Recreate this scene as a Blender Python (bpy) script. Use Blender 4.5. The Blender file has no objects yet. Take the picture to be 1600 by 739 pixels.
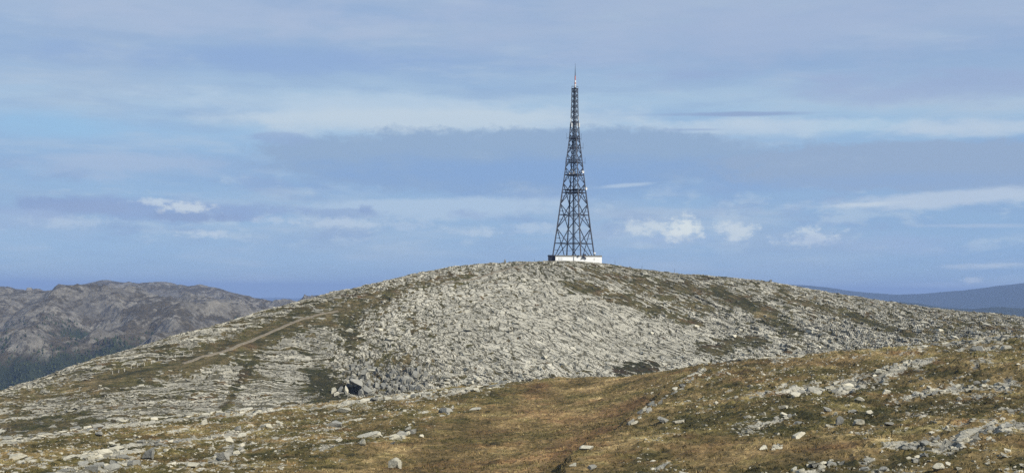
import bpy, math, random
import numpy as np
from mathutils import Vector, Matrix, Euler

random.seed(7)
RNG = np.random.default_rng(11)
S = bpy.context.scene
COL = S.collection

# ------------------------------------------------------------------ camera
F = 2198.0                     # focal length in photo pixels (1600 wide)
ROLL = math.radians(0.42)
cam_d = bpy.data.cameras.new('camera')
cam_d.sensor_fit = 'HORIZONTAL'
cam_d.sensor_width = 36.0
cam_d.lens = 36.0 * F / 1600.0
cam_d.shift_y = 85.5 / 1600.0
cam_d.clip_start = 0.5
cam_d.clip_end = 90000.0
cam = bpy.data.objects.new('camera', cam_d)
COL.objects.link(cam)
cam.rotation_euler = (math.radians(90), -ROLL, 0)
S.camera = cam

# ------------------------------------------------------------------ sun, exposure
SUN_EL, SUN_AZ = math.radians(37), math.radians(180 - 50)      # azimuth clockwise from +Y
TO_SUN = Vector((math.cos(SUN_EL) * math.sin(SUN_AZ), math.cos(SUN_EL) * math.cos(SUN_AZ), math.sin(SUN_EL)))
sun_d = bpy.data.lights.new('sun', 'SUN')
sun_d.energy = 5.0
sun_d.angle = math.radians(0.53)
sun_d.color = (1.0, 0.935, 0.83)
sun = bpy.data.objects.new('sun', sun_d)
COL.objects.link(sun)
sun.location = (0, -50, 200)
sun.rotation_euler = TO_SUN.to_track_quat('Z', 'Y').to_euler()
vs = S.view_settings
vs.view_transform = 'Standard'
vs.look = 'None'
vs.exposure = 0.45
vs.gamma = 1.0
vs.use_curve_mapping = False
S.cycles.max_bounces = 4
S.cycles.diffuse_bounces = 2
S.cycles.volume_bounces = 0
S.cycles.use_denoising = False

# ------------------------------------------------------------------ world: sky and clouds
def lin(r, g, b):
    f = lambda c: (c / 255 / 12.92) if c / 255 <= 0.04045 else ((c / 255 + 0.055) / 1.055) ** 2.4
    return (f(r), f(g), f(b), 1.0)

SKY_K = 0.1
SKY_X = 2 ** -vs.exposure          # cloud colours below are given as they look in the picture
def build_world():
    w = bpy.data.worlds.new('World')
    S.world = w
    w.use_nodes = True
    nt = w.node_tree
    N, L = nt.nodes, nt.links
    N.clear()
    def put(sock, v):
        if isinstance(v, (int, float)):
            sock.default_value = v
        elif isinstance(v, tuple):
            sock.default_value = v
        else:
            L.new(v, sock)
    def m(op, a, b=0.0, c=None, clamp=False):
        n = N.new('ShaderNodeMath'); n.operation = op; n.use_clamp = clamp
        put(n.inputs[0], a); put(n.inputs[1], b)
        if c is not None: put(n.inputs[2], c)
        return n.outputs[0]
    def mixc(fac, a, b):
        n = N.new('ShaderNodeMix'); n.data_type = 'RGBA'
        put(n.inputs[0], fac); put(n.inputs[6], a); put(n.inputs[7], b)
        return n.outputs[2]
    def sstep(v, a, b):
        n = N.new('ShaderNodeMapRange'); n.interpolation_type = 'SMOOTHSTEP'
        put(n.inputs[0], v); n.inputs[1].default_value = a; n.inputs[2].default_value = b
        return n.outputs[0]
    tc = N.new('ShaderNodeTexCoord')
    d = tc.outputs['Generated']
    sep = N.new('ShaderNodeSeparateXYZ'); L.new(d, sep.inputs[0])
    x, y, z = sep.outputs
    az = m('ARCTAN2', x, y)
    el = m('ARCSINE', z)
    def noise(sx, sy, sz, scale, detail, rough=0.55, off=0.0):
        mp = N.new('ShaderNodeMapping')
        mp.inputs['Location'].default_value = (off, off * 0.7, off * 0.3)
        mp.inputs['Scale'].default_value = (sx, sy, sz)
        L.new(d, mp.inputs[0])
        n = N.new('ShaderNodeTexNoise')
        n.inputs['Scale'].default_value = scale
        n.inputs['Detail'].default_value = detail
        n.inputs['Roughness'].default_value = rough
        L.new(mp.outputs[0], n.inputs[0])
        return n.outputs['Fac']
    nA = noise(1, 1, 5, 5.0, 6, 0.55, 1.3)       # broad layered sheets
    nB = noise(1, 1, 3.2, 22.0, 7, 0.6, 4.1)     # streaky edges
    nC = noise(1, 1, 1.7, 80.0, 8, 0.66, 7.7)     # billows
    nE = m('ADD', m('MULTIPLY', nB, .5), m('MULTIPLY', nC, .5))
    sky = N.new('ShaderNodeTexSky')
    sky.sky_type = 'NISHITA'
    sky.sun_disc = False
    sky.sun_elevation = SUN_EL
    sky.sun_rotation = SUN_AZ
    sky.altitude = 700
    sky.air_density = 1.0
    sky.dust_density = 0.3
    sky.ozone_density = 2.0
    sc = N.new('ShaderNodeMix'); sc.data_type = 'RGBA'; sc.blend_type = 'MULTIPLY'
    sc.inputs[0].default_value = 1.0
    L.new(sky.outputs[0], sc.inputs[6]); sc.inputs[7].default_value = (SKY_K, SKY_K, SKY_K, 1)
    # thin veil of layered cloud all round, a little different with height above the horizon
    ramp = N.new('ShaderNodeValToRGB')
    L.new(m('MULTIPLY', m('ADD', el, m('MULTIPLY', m('SUBTRACT', nA, 0.5), 0.05)), 4.0, clamp=True), ramp.inputs[0])
    cr = ramp.color_ramp
    stops = [(455, (142, 174, 215)), (400, (139, 173, 222)), (330, (143, 174, 220)), (270, (140, 170, 217)),
             (205, (157, 187, 226)), (165, (172, 194, 225)), (105, (150, 174, 216)), (50, (163, 181, 217)), (0, (167, 183, 217)), (-90, (172, 186, 218))]
    while len(cr.elements) < len(stops): cr.elements.new(0.5)
    for e, (py, c) in zip(cr.elements, stops):
        e.position = max(0.0, (455 - py) / F * 4.0); e.color = lin(*c)
    veil = mixc(0.86, sc.outputs[2], ramp.outputs[0])
    lil = lin(172, 187, 214); blu = lin(137, 167, 214)
    c = mixc(m('MULTIPLY', sstep(nA, 0.50, 0.72), 0.45), veil, lil)
    c = mixc(m('MULTIPLY', sstep(noise(1, 1, 6, 7.0, 5, 0.5, 9.2), 0.5, 0.75), 0.4), c, blu)
    cosr, sinr = math.cos(ROLL), math.sin(ROLL)
    def cloud(px, py, rx, rt, rb, col, op=0.8, soft=0.8, wob=0.5, slope=0.0, n=None):
        n = nB if n is None else n
        a, b = px - 800, 455 - py
        a0 = math.atan((a * cosr - b * sinr) / F); e0 = math.atan((a * sinr + b * cosr) / F)
        da = m('SUBTRACT', az, a0)
        t = m('SUBTRACT', m('SUBTRACT', el, e0), m('MULTIPLY', da, slope))
        du = m('DIVIDE', da, rx / F)
        dv = m('MAXIMUM', m('MULTIPLY', t, F / rt), m('MULTIPLY', t, -F / rb))
        dd = m('SQRT', m('ADD', m('MULTIPLY', du, du), m('MULTIPLY', dv, dv)))
        dd = m('MULTIPLY_ADD', m('SUBTRACT', n, 0.5), wob * 4.0, dd)
        nonlocal c
        c = mixc(m('MULTIPLY', sstep(dd, 1.0, 1.0 - soft), op), c, lin(*col))
    # low heaps and their shaded bases, then streaks through every layer
    def window(lo, hi, f):
        return m('MULTIPLY', sstep(el, (455 - lo) / F, (455 - lo + f) / F), sstep(el, (455 - hi + f) / F, (455 - hi) / F))
    nD = noise(1, 1, 2.6, 26.0, 7, .6, 13.1); nF = noise(1, 1, 7, 9.0, 7, .62, 21.4); nG = noise(1, 1, 3.0, 18.0, 6, .6, 31.7)
    c = mixc(m('MULTIPLY', m('MULTIPLY', sstep(nG, .50, .64), window(400, 290, 40)), .55), c, lin(148, 169, 210))
    c = mixc(m('MULTIPLY', m('MULTIPLY', sstep(nD, .52, .66), window(410, 300, 40)), .55), c, lin(186, 202, 226))
    c = mixc(m('MULTIPLY', sstep(nF, .48, .70), .42), c, lin(183, 197, 222))
    c = mixc(m('MULTIPLY', sstep(nF, .50, .32), .35), c, lin(143, 168, 211))
    # high sheets
    cloud(1200, 50, 800, 90, 90, (170, 183, 217), .55, 1, .5)
    cloud(300, 35, 430, 50, 45, (174, 187, 219), .6, 1, .5)
    cloud(420, 98, 470, 26, 34, (144, 170, 217), .75, 1, .5)
    cloud(1080, 120, 130, 10, 14, (152, 171, 213), .6, .9, .6)
    cloud(1480, 150, 330, 40, 40, (155, 171, 212), .65, 1, .5)
    # pale band and blue gaps
    cloud(560, 168, 460, 30, 42, (186, 203, 228), .85, .9, .5)
    cloud(90, 208, 170, 26, 28, (152, 190, 230), .7, 1, .5)
    cloud(1170, 198, 200, 17, 24, (192, 206, 228), .85, .9, .6)
    cloud(1345, 205, 130, 14, 18, (166, 198, 228), .8, 1, .5)
    cloud(1480, 212, 190, 22, 18, (190, 203, 226), .85, .9, .5)
    # big layer crossing behind the mast
    cloud(690, 188, 420, 26, 40, (194, 207, 227), .9, .7, .3, .015)
    cloud(1180, 205, 240, 20, 24, (188, 203, 227), .7, .8, .3)
    cloud(210, 262, 270, 30, 34, (170, 187, 220), .75, .9, .6)
    cloud(815, 246, 500, 52, 60, (148, 171, 207), .95, .26, .30, .012, nE)
    cloud(830, 262, 540, 34, 60, (143, 169, 211), .7, .9, .4, .0)
    cloud(840, 272, 560, 36, 50, (137, 167, 215), .85, .9, .4)
    cloud(1440, 262, 340, 36, 50, (151, 171, 206), .95, .28, .28, 0, nE)
    cloud(1400, 290, 330, 20, 26, (143, 170, 215), .6, 1, .4)
    cloud(1150, 182, 175, 5, 5, (146, 165, 206), .85, .7, .3)
    cloud(1085, 205, 70, 3, 3, (150, 170, 210), .6, .8, .3)
    cloud(420, 218, 70, 9, 14, (150, 172, 213), .7, .8, .8)
    # lower streaks and small heaps
    cloud(1470, 318, 230, 17, 16, (188, 201, 226), .85, .6, .45, .05)
    cloud(1340, 324, 90, 5, 7, (204, 213, 230), .7, .8, .5, .05)
    cloud(690, 322, 270, 16, 26, (178, 197, 226), .85, .5, .35, .03, nE)
    cloud(540, 332, 90, 8, 12, (148, 170, 211), .7, .6, .5, 0, nC)
    cloud(980, 290, 65, 4, 5, (186, 202, 228), .7, .9, .5, .08)
    cloud(200, 332, 250, 24, 22, (145, 166, 211), .75, .8, .6)
    cloud(75, 325, 75, 16, 14, (141, 162, 207), .7, .7, .5, 0, nC)
    cloud(400, 330, 110, 12, 14, (146, 168, 212), .7, .8, .5, 0, nC)
    cloud(255, 318, 30, 5, 5, (196, 208, 230), .7, .8, .6, 0, nC)
    cloud(360, 343, 60, 7, 7, (146, 166, 209), .7, .8, .5, 0, nC)
    cloud(60, 355, 130, 30, 30, (168, 186, 221), .5, 1, .6)
    cloud(290, 342, 75, 12, 10, (143, 163, 205), .8, .7, .5, 0, nC)
    cloud(298, 328, 52, 13, 10, (204, 213, 230), .85, .85, .8, 0, nC)
    cloud(150, 330, 90, 12, 12, (148, 167, 208), .7, .7, .5, 0, nC)
    cloud(320, 366, 58, 8, 9, (196, 208, 230), .85, .9, .8, 0, nC)
    cloud(530, 349, 75, 11, 10, (190, 204, 228), .8, .9, .8, 0, nC)
    cloud(230, 320, 40, 8, 7, (196, 208, 229), .75, .9, .8, 0, nC)
    cloud(120, 352, 80, 12, 12, (186, 201, 227), .6, .9, .8, 0, nC)
    cloud(440, 346, 45, 9, 8, (186, 201, 227), .7, .9, .8, 0, nC)
    cloud(640, 352, 60, 9, 10, (182, 199, 227), .6, .9, .8, 0, nC)
    cloud(735, 335, 45, 11, 10, (150, 171, 213), .6, .9, .7, 0, nC)
    cloud(570, 328, 16, 7, 8, (140, 161, 206), .6, .8, .7, 0, nC)
    cloud(745, 362, 50, 10, 10, (188, 203, 228), .75, .9, .8, 0, nC)
    cloud(835, 356, 64, 12, 13, (187, 202, 228), .7, .9, .7, 0, nC)
    cloud(1070, 372, 160, 18, 20, (165, 187, 224), .6, 1, .6, 0, nC)
    cloud(1072, 361, 38, 29, 24, (222, 227, 235), .95, .75, .75, 0, nC)
    cloud(1074, 372, 30, 6, 12, (176, 192, 220), .6, .9, .4, 0, nC)
    cloud(1006, 357, 42, 17, 16, (206, 215, 230), .9, .85, .8, 0, nC)
    cloud(1148, 362, 48, 17, 20, (205, 214, 230), .9, .85, .8, 0, nC)
    cloud(1268, 373, 58, 19, 18, (203, 213, 231), .9, .85, .8, 0, nC)
    cloud(1400, 385, 170, 24, 22, (160, 180, 219), .6, 1, .6)
    cloud(1560, 417, 90, 7, 9, (192, 204, 227), .75, .8, .6, .04)
    cloud(1520, 441, 28, 7, 6, (202, 211, 229), .8, .8, .7, 0, nC)
    cloud(1460, 447, 60, 6, 6, (178, 195, 226), .6, .9, .6)
    cloud(1520, 358, 110, 4, 5, (176, 193, 224), .6, .9, .5)
    c = mixc(m('MULTIPLY', sstep(nB, .56, .74), .15), c, lin(180, 195, 221))
    un = N.new('ShaderNodeMix'); un.data_type = 'RGBA'; un.blend_type = 'MULTIPLY'
    un.inputs[0].default_value = 1.0; un.clamp_result = False
    L.new(c, un.inputs[6]); un.inputs[7].default_value = (SKY_X / SKY_K, 1.04 * SKY_X / SKY_K, .975 * SKY_X / SKY_K, 1)
    bg = N.new('ShaderNodeBackground'); bg.inputs[1].default_value = SKY_K
    L.new(un.outputs[2], bg.inputs[0])
    out = N.new('ShaderNodeOutputWorld')
    L.new(bg.outputs[0], out.inputs[0])
    w.cycles.sampling_method = 'MANUAL'
    w.cycles.sample_map_resolution = 512
build_world()

# ------------------------------------------------------------------ numpy helpers
CR, SR = math.cos(ROLL), math.sin(ROLL)
def ray(px, py):
    a, b = px - 800.0, 455.0 - py
    return (a * CR - b * SR) / F, (a * SR + b * CR) / F
def P(px, py, d):
    s, t = ray(px, py)
    return (s * d, d, t * d)

PERM = np.random.default_rng(3).permutation(1024).astype(np.int64)
GA = np.random.default_rng(5).random(1024) * 2 * np.pi
GX, GY = np.cos(GA).astype(np.float32), np.sin(GA).astype(np.float32)
RT = np.random.default_rng(6).random((3, 1024)).astype(np.float32)
def _h(xi, yi, seed):
    return PERM[(PERM[(xi + seed * 131) & 1023] + yi) & 1023]
def perlin(x, y, seed=0):
    xf, yf = np.floor(x), np.floor(y)
    xi, yi = xf.astype(np.int64), yf.astype(np.int64)
    fx, fy = (x - xf).astype(np.float32), (y - yf).astype(np.float32)
    u = fx * fx * fx * (fx * (fx * 6 - 15) + 10); v = fy * fy * fy * (fy * (fy * 6 - 15) + 10)
    def g(ix, iy, dx, dy):
        h = _h(ix, iy, seed)
        return GX[h] * dx + GY[h] * dy
    a = g(xi, yi, fx, fy); b = g(xi + 1, yi, fx - 1, fy)
    c = g(xi, yi + 1, fx, fy - 1); d = g(xi + 1, yi + 1, fx - 1, fy - 1)
    return (a + (b - a) * u + ((c + (d - c) * u) - (a + (b - a) * u)) * v) * 1.45
def fbm(x, y, octv=5, seed=0, gain=0.5, lac=2.03):
    s = 0; amp = 1.0; tot = 0
    for i in range(octv):
        s = s + perlin(x, y, seed + i) * amp
        tot += amp; amp *= gain; x = x * lac + 17.3; y = y * lac - 9.1
    return s / tot
def ridged(x, y, octv=5, seed=0, gain=0.5):
    s = 0; amp = 1.0; tot = 0
    for i in range(octv):
        s = s + (1 - np.abs(perlin(x, y, seed + i)) * 2) * amp
        tot += amp; amp *= gain; x = x * 2.07 + 5.3; y = y * 2.07 + 3.7
    return s / tot
def worley(x, y, seed=0):
    xf, yf = np.floor(x).astype(np.int64), np.floor(y).astype(np.int64)
    f1 = np.full(x.shape, 9.0, np.float32); f2 = f1.copy()
    rid = np.zeros(x.shape, np.int64); ddx = np.zeros(x.shape, np.float32); ddy = ddx.copy()
    for i in (-1, 0, 1):
        for j in (-1, 0, 1):
            h = _h(xf + i, yf + j, seed)
            dx = (x - (xf + i + 0.1 + 0.8 * RT[0][h])).astype(np.float32)
            dy = (y - (yf + j + 0.1 + 0.8 * RT[1][h])).astype(np.float32)
            d = np.sqrt(dx * dx + dy * dy)
            c = d < f1
            f2 = np.where(c, f1, np.minimum(f2, d))
            f1 = np.where(c, d, f1); rid = np.where(c, h, rid)
            ddx = np.where(c, dx, ddx); ddy = np.where(c, dy, ddy)
    return f1, f2, rid, ddx, ddy
def sm(v, a, b):
    t = np.clip((v - a) / (b - a), 0, 1)
    return t * t * (3 - 2 * t)

class TPS:
    def __init__(self, pts, reg=0.5, scale=100.0):
        p = np.array(pts, float)
        self.s = scale; self.c = p[:, :2] / scale
        n = len(p)
        A = np.zeros((n + 3, n + 3))
        A[:n, :n] = self.k(self.c[:, None, :] - self.c[None, :, :]) + np.eye(n) * reg * 0.01
        A[:n, n] = 1; A[:n, n + 1:] = self.c
        A[n:, :n] = A[:n, n:].T
        self.w = np.linalg.solve(A, np.concatenate([p[:, 2], np.zeros(3)]))
    @staticmethod
    def k(d):
        r2 = (d * d).sum(-1)
        return 0.5 * r2 * np.log(r2 + 1e-9)
    def __call__(self, x, y):
        sh = x.shape
        x = x.ravel() / self.s; y = y.ravel() / self.s
        o = self.w[-3] + self.w[-2] * x + self.w[-1] * y
        for (cx, cy), w in zip(self.c, self.w[:-3]):
            r2 = ((x - cx) ** 2 + (y - cy) ** 2).astype(np.float32)
            o = o + w * 0.5 * r2 * np.log(r2 + 1e-9)
        return o.reshape(sh)

def seg_dist(X, Y, line, ay=1.0):
    """distance in the ground plane to a polyline of world points"""
    best = np.full(X.shape, 1e9, np.float32)
    for (x0, y0), (x1, y1) in zip(line[:-1], line[1:]):
        ux, uy = x1 - x0, (y1 - y0) * ay
        l2 = ux * ux + uy * uy + 1e-9
        t = np.clip(((X - x0) * ux + (Y - y0) * ay * uy) / l2, 0, 1)
        best = np.minimum(best, np.hypot(X - x0 - t * ux, (Y - y0) * ay - t * uy))
    return best

def spaced(a, fine0, fine1, b, step, grow=1.12, mx=40):
    core = list(np.arange(fine0, fine1, step))
    lo, s, v = [], step, fine0
    while v > a:
        s = min(s * grow, mx); v -= s; lo.append(v)
    hi, s, v = [], step, core[-1]
    while v < b:
        s = min(s * grow, mx); v += s; hi.append(v)
    return np.array(lo[::-1] + core + hi)

class Field:
    """a height field on a tensor grid that can be sampled and struck by a ray"""
    def __init__(self, gx, gy, z):
        self.gx, self.gy, self.z = gx, gy, z
    def at(self, x, y, arr=None):
        a = self.z if arr is None else arr
        x = np.asarray(x, float); y = np.asarray(y, float)
        i = np.clip(np.searchsorted(self.gx, x) - 1, 0, len(self.gx) - 2)
        j = np.clip(np.searchsorted(self.gy, y) - 1, 0, len(self.gy) - 2)
        u = np.clip((x - self.gx[i]) / (self.gx[i + 1] - self.gx[i]), 0, 1)
        v = np.clip((y - self.gy[j]) / (self.gy[j + 1] - self.gy[j]), 0, 1)
        return (a[j, i] * (1 - u) + a[j, i + 1] * u) * (1 - v) + (a[j + 1, i] * (1 - u) + a[j + 1, i + 1] * u) * v
    def hit(self, px, py, d0, d1, n=1500):
        s, t = ray(px, py)
        d = np.linspace(d0, d1, n)
        g = self.at(s * d, d) - t * d
        k = np.nonzero(g > 0)[0]
        i = k[0] if len(k) else int(np.argmax(g))
        return float(s * d[i]), float(d[i]), float(self.at(s * d[i], d[i]))

def grid_mesh(name, gx, gy, z, mat, attrs=None, smooth=False):
    ny, nx = z.shape
    X, Y = np.meshgrid(gx, gy)
    co = np.stack([X, Y, z], -1).reshape(-1, 3).astype(np.float32)
    idx = np.arange(nx * ny).reshape(ny, nx)
    q = np.stack([idx[:-1, :-1], idx[:-1, 1:], idx[1:, 1:], idx[1:, :-1]], -1).reshape(-1, 4)
    return raw_mesh(name, co, q, mat, attrs, smooth)
def raw_mesh(name, co, faces, mat, attrs=None, smooth=False):
    me = bpy.data.meshes.new(name)
    faces = np.asarray(faces, np.int32); k = faces.shape[1]
    me.vertices.add(len(co)); me.vertices.foreach_set('co', np.asarray(co, np.float32).ravel())
    me.loops.add(faces.size); me.loops.foreach_set('vertex_index', faces.ravel())
    me.polygons.add(len(faces))
    me.polygons.foreach_set('loop_start', np.arange(0, faces.size, k, dtype=np.int32))
    me.polygons.foreach_set('use_smooth', np.full(len(faces), smooth, bool))
    me.update(calc_edges=True)
    for an, av in (attrs or {}).items():
        at = me.attributes.new(an, 'FLOAT', 'POINT')
        at.data.foreach_set('value', np.asarray(av, np.float32).ravel())
    me.materials.append(mat)
    return me
def link(name, me, parent=None, loc=None, kind=None, label=None, cat=None, group=None):
    o = bpy.data.objects.new(name, me)
    COL.objects.link(o)
    if parent is not None: o.parent = parent
    if loc is not None: o.location = loc
    for k, v in (('kind', kind), ('label', label), ('category', cat), ('group', group)):
        if v: o[k] = v
    return o

# ------------------------------------------------------------------ materials
class NT:
    def __init__(self, name):
        self.m = bpy.data.materials.new(name); self.m.use_nodes = True
        self.t = self.m.node_tree; self.t.nodes.clear()
        self.N, self.L = self.t.nodes, self.t.links
        self.out = self.N.new('ShaderNodeOutputMaterial')
        self.b = self.N.new('ShaderNodeBsdfPrincipled')
        self.L.new(self.b.outputs[0], self.out.inputs[0])
        self.b.inputs['Roughness'].default_value = 0.92
        self.b.inputs['Specular IOR Level'].default_value = 0.15
        self.pos = self.N.new('ShaderNodeNewGeometry').outputs['Position']
    def put(self, s, v):
        if isinstance(v, (int, float, tuple)): s.default_value = v
        else: self.L.new(v, s)
    def noise(self, scale, detail=6, rough=0.6, vec=None, stretch=None, rot=0.0):
        v = vec or self.pos
        if stretch:
            mp = self.N.new('ShaderNodeMapping'); mp.inputs['Scale'].default_value = stretch
            mp.inputs['Rotation'].default_value = (0, 0, rot)
            self.L.new(v, mp.inputs[0]); v = mp.outputs[0]
        n = self.N.new('ShaderNodeTexNoise')
        n.inputs['Scale'].default_value = scale; n.inputs['Detail'].default_value = detail
        n.inputs['Roughness'].default_value = rough
        self.L.new(v, n.inputs[0])
        return n.outputs['Fac']
    def attr(self, name):
        n = self.N.new('ShaderNodeAttribute'); n.attribute_name = name
        return n.outputs['Fac']
    def math(self, op, a, b=0.0, c=0.0, clamp=False):
        n = self.N.new('ShaderNodeMath'); n.operation = op; n.use_clamp = clamp
        self.put(n.inputs[0], a); self.put(n.inputs[1], b); self.put(n.inputs[2], c)
        return n.outputs[0]
    def mix(self, f, a, b, blend='MIX'):
        n = self.N.new('ShaderNodeMix'); n.data_type = 'RGBA'; n.blend_type = blend
        self.put(n.inputs[0], f); self.put(n.inputs[6], a); self.put(n.inputs[7], b)
        return n.outputs[2]
    def ramp(self, f, stops):
        n = self.N.new('ShaderNodeValToRGB'); self.put(n.inputs[0], f)
        e = n.color_ramp.elements
        while len(e) < len(stops): e.new(0.5)
        for k, (p, c) in zip(e, stops):
            k.position = p; k.color = (*c, 1) if len(c) == 3 else c
        return n.outputs[0]
    def step(self, v, a, b):
        n = self.N.new('ShaderNodeMapRange'); n.interpolation_type = 'SMOOTHSTEP'
        self.put(n.inputs[0], v); n.inputs[1].default_value = a; n.inputs[2].default_value = b
        return n.outputs[0]
    def bump(self, h, dist, strength=1.0):
        n = self.N.new('ShaderNodeBump'); n.inputs['Distance'].default_value = dist
        n.inputs['Strength'].default_value = strength
        self.put(n.inputs['Height'], h)
        self.L.new(n.outputs[0], self.b.inputs['Normal'])
    def color(self, c):
        self.put(self.b.inputs['Base Color'], c)

def rock_color(n, tone, sc=1.0):
    a = n.noise(0.35 * sc, 6, 0.65); b = n.noise(2.6 * sc, 5, 0.65)
    t = n.math('ADD', n.math('MULTIPLY', tone, 0.42), n.math('ADD', n.math('MULTIPLY', a, 0.42), n.math('MULTIPLY', b, 0.36)))
    c = n.ramp(t, [(0.25, (0.09, 0.085, 0.066)), (0.45, (0.185, 0.179, 0.148)), (0.62, (0.283, 0.272, 0.222)), (0.85, (0.44, 0.42, 0.345))])
    lich = n.step(n.noise(1.1 * sc, 7, 0.7), 0.58, 0.68)
    return n.mix(n.math('MULTIPLY', lich, 0.45), c, (0.12, 0.118, 0.095, 1))
def veg_color(n, hue, sc=1.0):
    a = n.noise(0.22 * sc, 6, 0.65); b = n.noise(1.7 * sc, 6, 0.7); r = n.noise(0.09 * sc, 4, 0.6)
    t = n.math('ADD', hue, n.math('ADD', n.math('MULTIPLY', n.math('SUBTRACT', a, 0.5), 0.9), n.math('MULTIPLY', n.math('SUBTRACT', b, 0.5), 1.3)))
    c = n.ramp(t, [(0.0, (0.030, 0.029, 0.012)), (0.25, (0.062, 0.052, 0.019)), (0.48, (0.118, 0.089, 0.037)),
                   (0.68, (0.188, 0.138, 0.062)), (0.84, (0.30, 0.228, 0.105)), (1.0, (0.47, 0.375, 0.19))])
    c = n.mix(n.math('MULTIPLY', n.step(r, 0.52, 0.68), 0.55), c, n.ramp(t, [(0.1, (0.055, 0.030, 0.016)), (0.9, (0.25, 0.135, 0.06))]))
    c = n.mix(n.math('MULTIPLY', n.attr('red'), 0.75), c, n.ramp(t, [(0.1, (0.05, 0.026, 0.014)), (0.5, (0.150, 0.088, 0.040)), (0.9, (0.31, 0.195, 0.09))]))
    gr = n.math('MULTIPLY', n.step(n.noise(0.13 * sc, 5, 0.65), 0.44, 0.62), n.math('SUBTRACT', 1.0, n.math('MULTIPLY', n.attr('red'), 1.1, clamp=True)))
    c = n.mix(n.math('MULTIPLY', gr, 0.6), c, n.ramp(t, [(0.1, (0.028, 0.030, 0.010)), (0.55, (0.095, 0.088, 0.026)), (0.95, (0.27, 0.24, 0.10))]))
    return c

def terrain_material(name, edge, bump_rock, stretch, rot, seams=False, vt=(1, 1, 1, 1)):
    n = NT(name)
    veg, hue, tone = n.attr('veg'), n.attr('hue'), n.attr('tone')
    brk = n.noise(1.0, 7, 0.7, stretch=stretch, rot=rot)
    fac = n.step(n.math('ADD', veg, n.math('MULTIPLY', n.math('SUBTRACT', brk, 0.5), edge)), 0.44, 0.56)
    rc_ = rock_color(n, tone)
    h = n.math('ADD', n.noise(1.3, 7, 0.72), n.math('MULTIPLY', n.noise(5.0, 4, 0.7), 0.5))
    if seams:      # dark joint lines, coloured in and sunk by bump, that run with the bedding
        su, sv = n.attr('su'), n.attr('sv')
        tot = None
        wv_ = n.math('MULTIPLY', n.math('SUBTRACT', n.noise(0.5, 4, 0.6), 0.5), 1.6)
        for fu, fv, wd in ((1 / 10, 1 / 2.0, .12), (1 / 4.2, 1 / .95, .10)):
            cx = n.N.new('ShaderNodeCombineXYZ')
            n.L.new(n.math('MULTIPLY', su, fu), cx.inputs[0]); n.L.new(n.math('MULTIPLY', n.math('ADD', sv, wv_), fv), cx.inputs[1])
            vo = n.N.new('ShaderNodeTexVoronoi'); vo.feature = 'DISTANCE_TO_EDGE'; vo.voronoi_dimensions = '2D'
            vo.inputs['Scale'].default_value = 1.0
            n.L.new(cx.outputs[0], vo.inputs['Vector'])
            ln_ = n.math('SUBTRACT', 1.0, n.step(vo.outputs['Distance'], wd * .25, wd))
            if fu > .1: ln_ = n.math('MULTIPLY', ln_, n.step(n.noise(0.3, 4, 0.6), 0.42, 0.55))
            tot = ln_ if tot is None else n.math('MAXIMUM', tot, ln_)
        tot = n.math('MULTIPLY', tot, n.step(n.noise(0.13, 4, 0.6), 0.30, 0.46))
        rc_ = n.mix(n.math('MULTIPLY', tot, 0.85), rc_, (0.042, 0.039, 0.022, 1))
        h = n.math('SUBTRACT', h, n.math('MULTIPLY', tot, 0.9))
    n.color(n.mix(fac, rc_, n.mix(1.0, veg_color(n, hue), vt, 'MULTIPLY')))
    n.bump(h, bump_rock)
    return n.m
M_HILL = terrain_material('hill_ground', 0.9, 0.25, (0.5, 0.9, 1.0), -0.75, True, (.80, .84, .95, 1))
M_FORE = terrain_material('moor_ground', 1.0, 0.32, (0.9, 0.45, 0.9), 0.45)

def make_rock_mat(name, lo=1.0, tint=(1, 1, 1, 1)):
    n = NT(name)
    oi = n.N.new('ShaderNodeObjectInfo')
    c = rock_color(n, n.math('ADD', 0.35, n.math('MULTIPLY', oi.outputs['Random'], 0.5)), 1.6)
    n.color(n.mix(1.0, c, tint, 'MULTIPLY'))
    n.bump(n.math('ADD', n.noise(2.2, 7, 0.7), n.math('MULTIPLY', n.noise(9.0, 4, 0.7), 0.4)), 0.16)
    return n.m
M_ROCK = make_rock_mat('pale_rock', tint=(1.18, 1.17, 1.13, 1))
M_ROCKG = make_rock_mat('grey_rock', tint=(0.62, 0.64, 0.68, 1))
n = NT('loose_stone')
t_ = n.attr('tone')
n.color(n.mix(1.0, rock_color(n, t_, 1.6), (.95, .94, .91, 1), 'MULTIPLY'))
n.bump(n.noise(3.0, 6, 0.7), 0.12)
M_STONE = n.m
n = NT('grass_blade')
n.color(veg_color(n, n.attr('hue')))
n.b.inputs['Roughness'].default_value = 0.8
M_GRASS = n.m
def plain(name, col, rough=0.6, spec=0.3, metal=0.0, var=0.15, scale=1.5, bump=0.0):
    n = NT(name)
    f = n.noise(scale, 5, 0.6)
    d = tuple(c * (1 - var) for c in col)
    n.color(n.mix(n.step(f, 0.35, 0.7), (*d, 1), (*col, 1)))
    n.b.inputs['Roughness'].default_value = rough
    n.b.inputs['Specular IOR Level'].default_value = spec
    n.b.inputs['Metallic'].default_value = metal
    if bump: n.bump(n.noise(scale * 6, 4, 0.6), bump)
    return n.m
M_STEEL = plain('dark_steel', (0.035, 0.04, 0.055), 0.6, 0.3)
M_STEELD = plain('cable_black', (0.018, 0.02, 0.028), 0.7, 0.2)
M_WHITE = plain('white_paint', (0.83, 0.83, 0.80), 0.7, 0.2, var=0.07, scale=0.8)
M_DARKCLAD = plain('dark_cladding', (0.022, 0.025, 0.04), 0.8, 0.2)
M_ROOFG = plain('roof_felt', (0.22, 0.21, 0.18), 0.9, 0.1)
M_RED = plain('antenna_red', (0.36, 0.11, 0.08), 0.5, 0.3)
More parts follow.
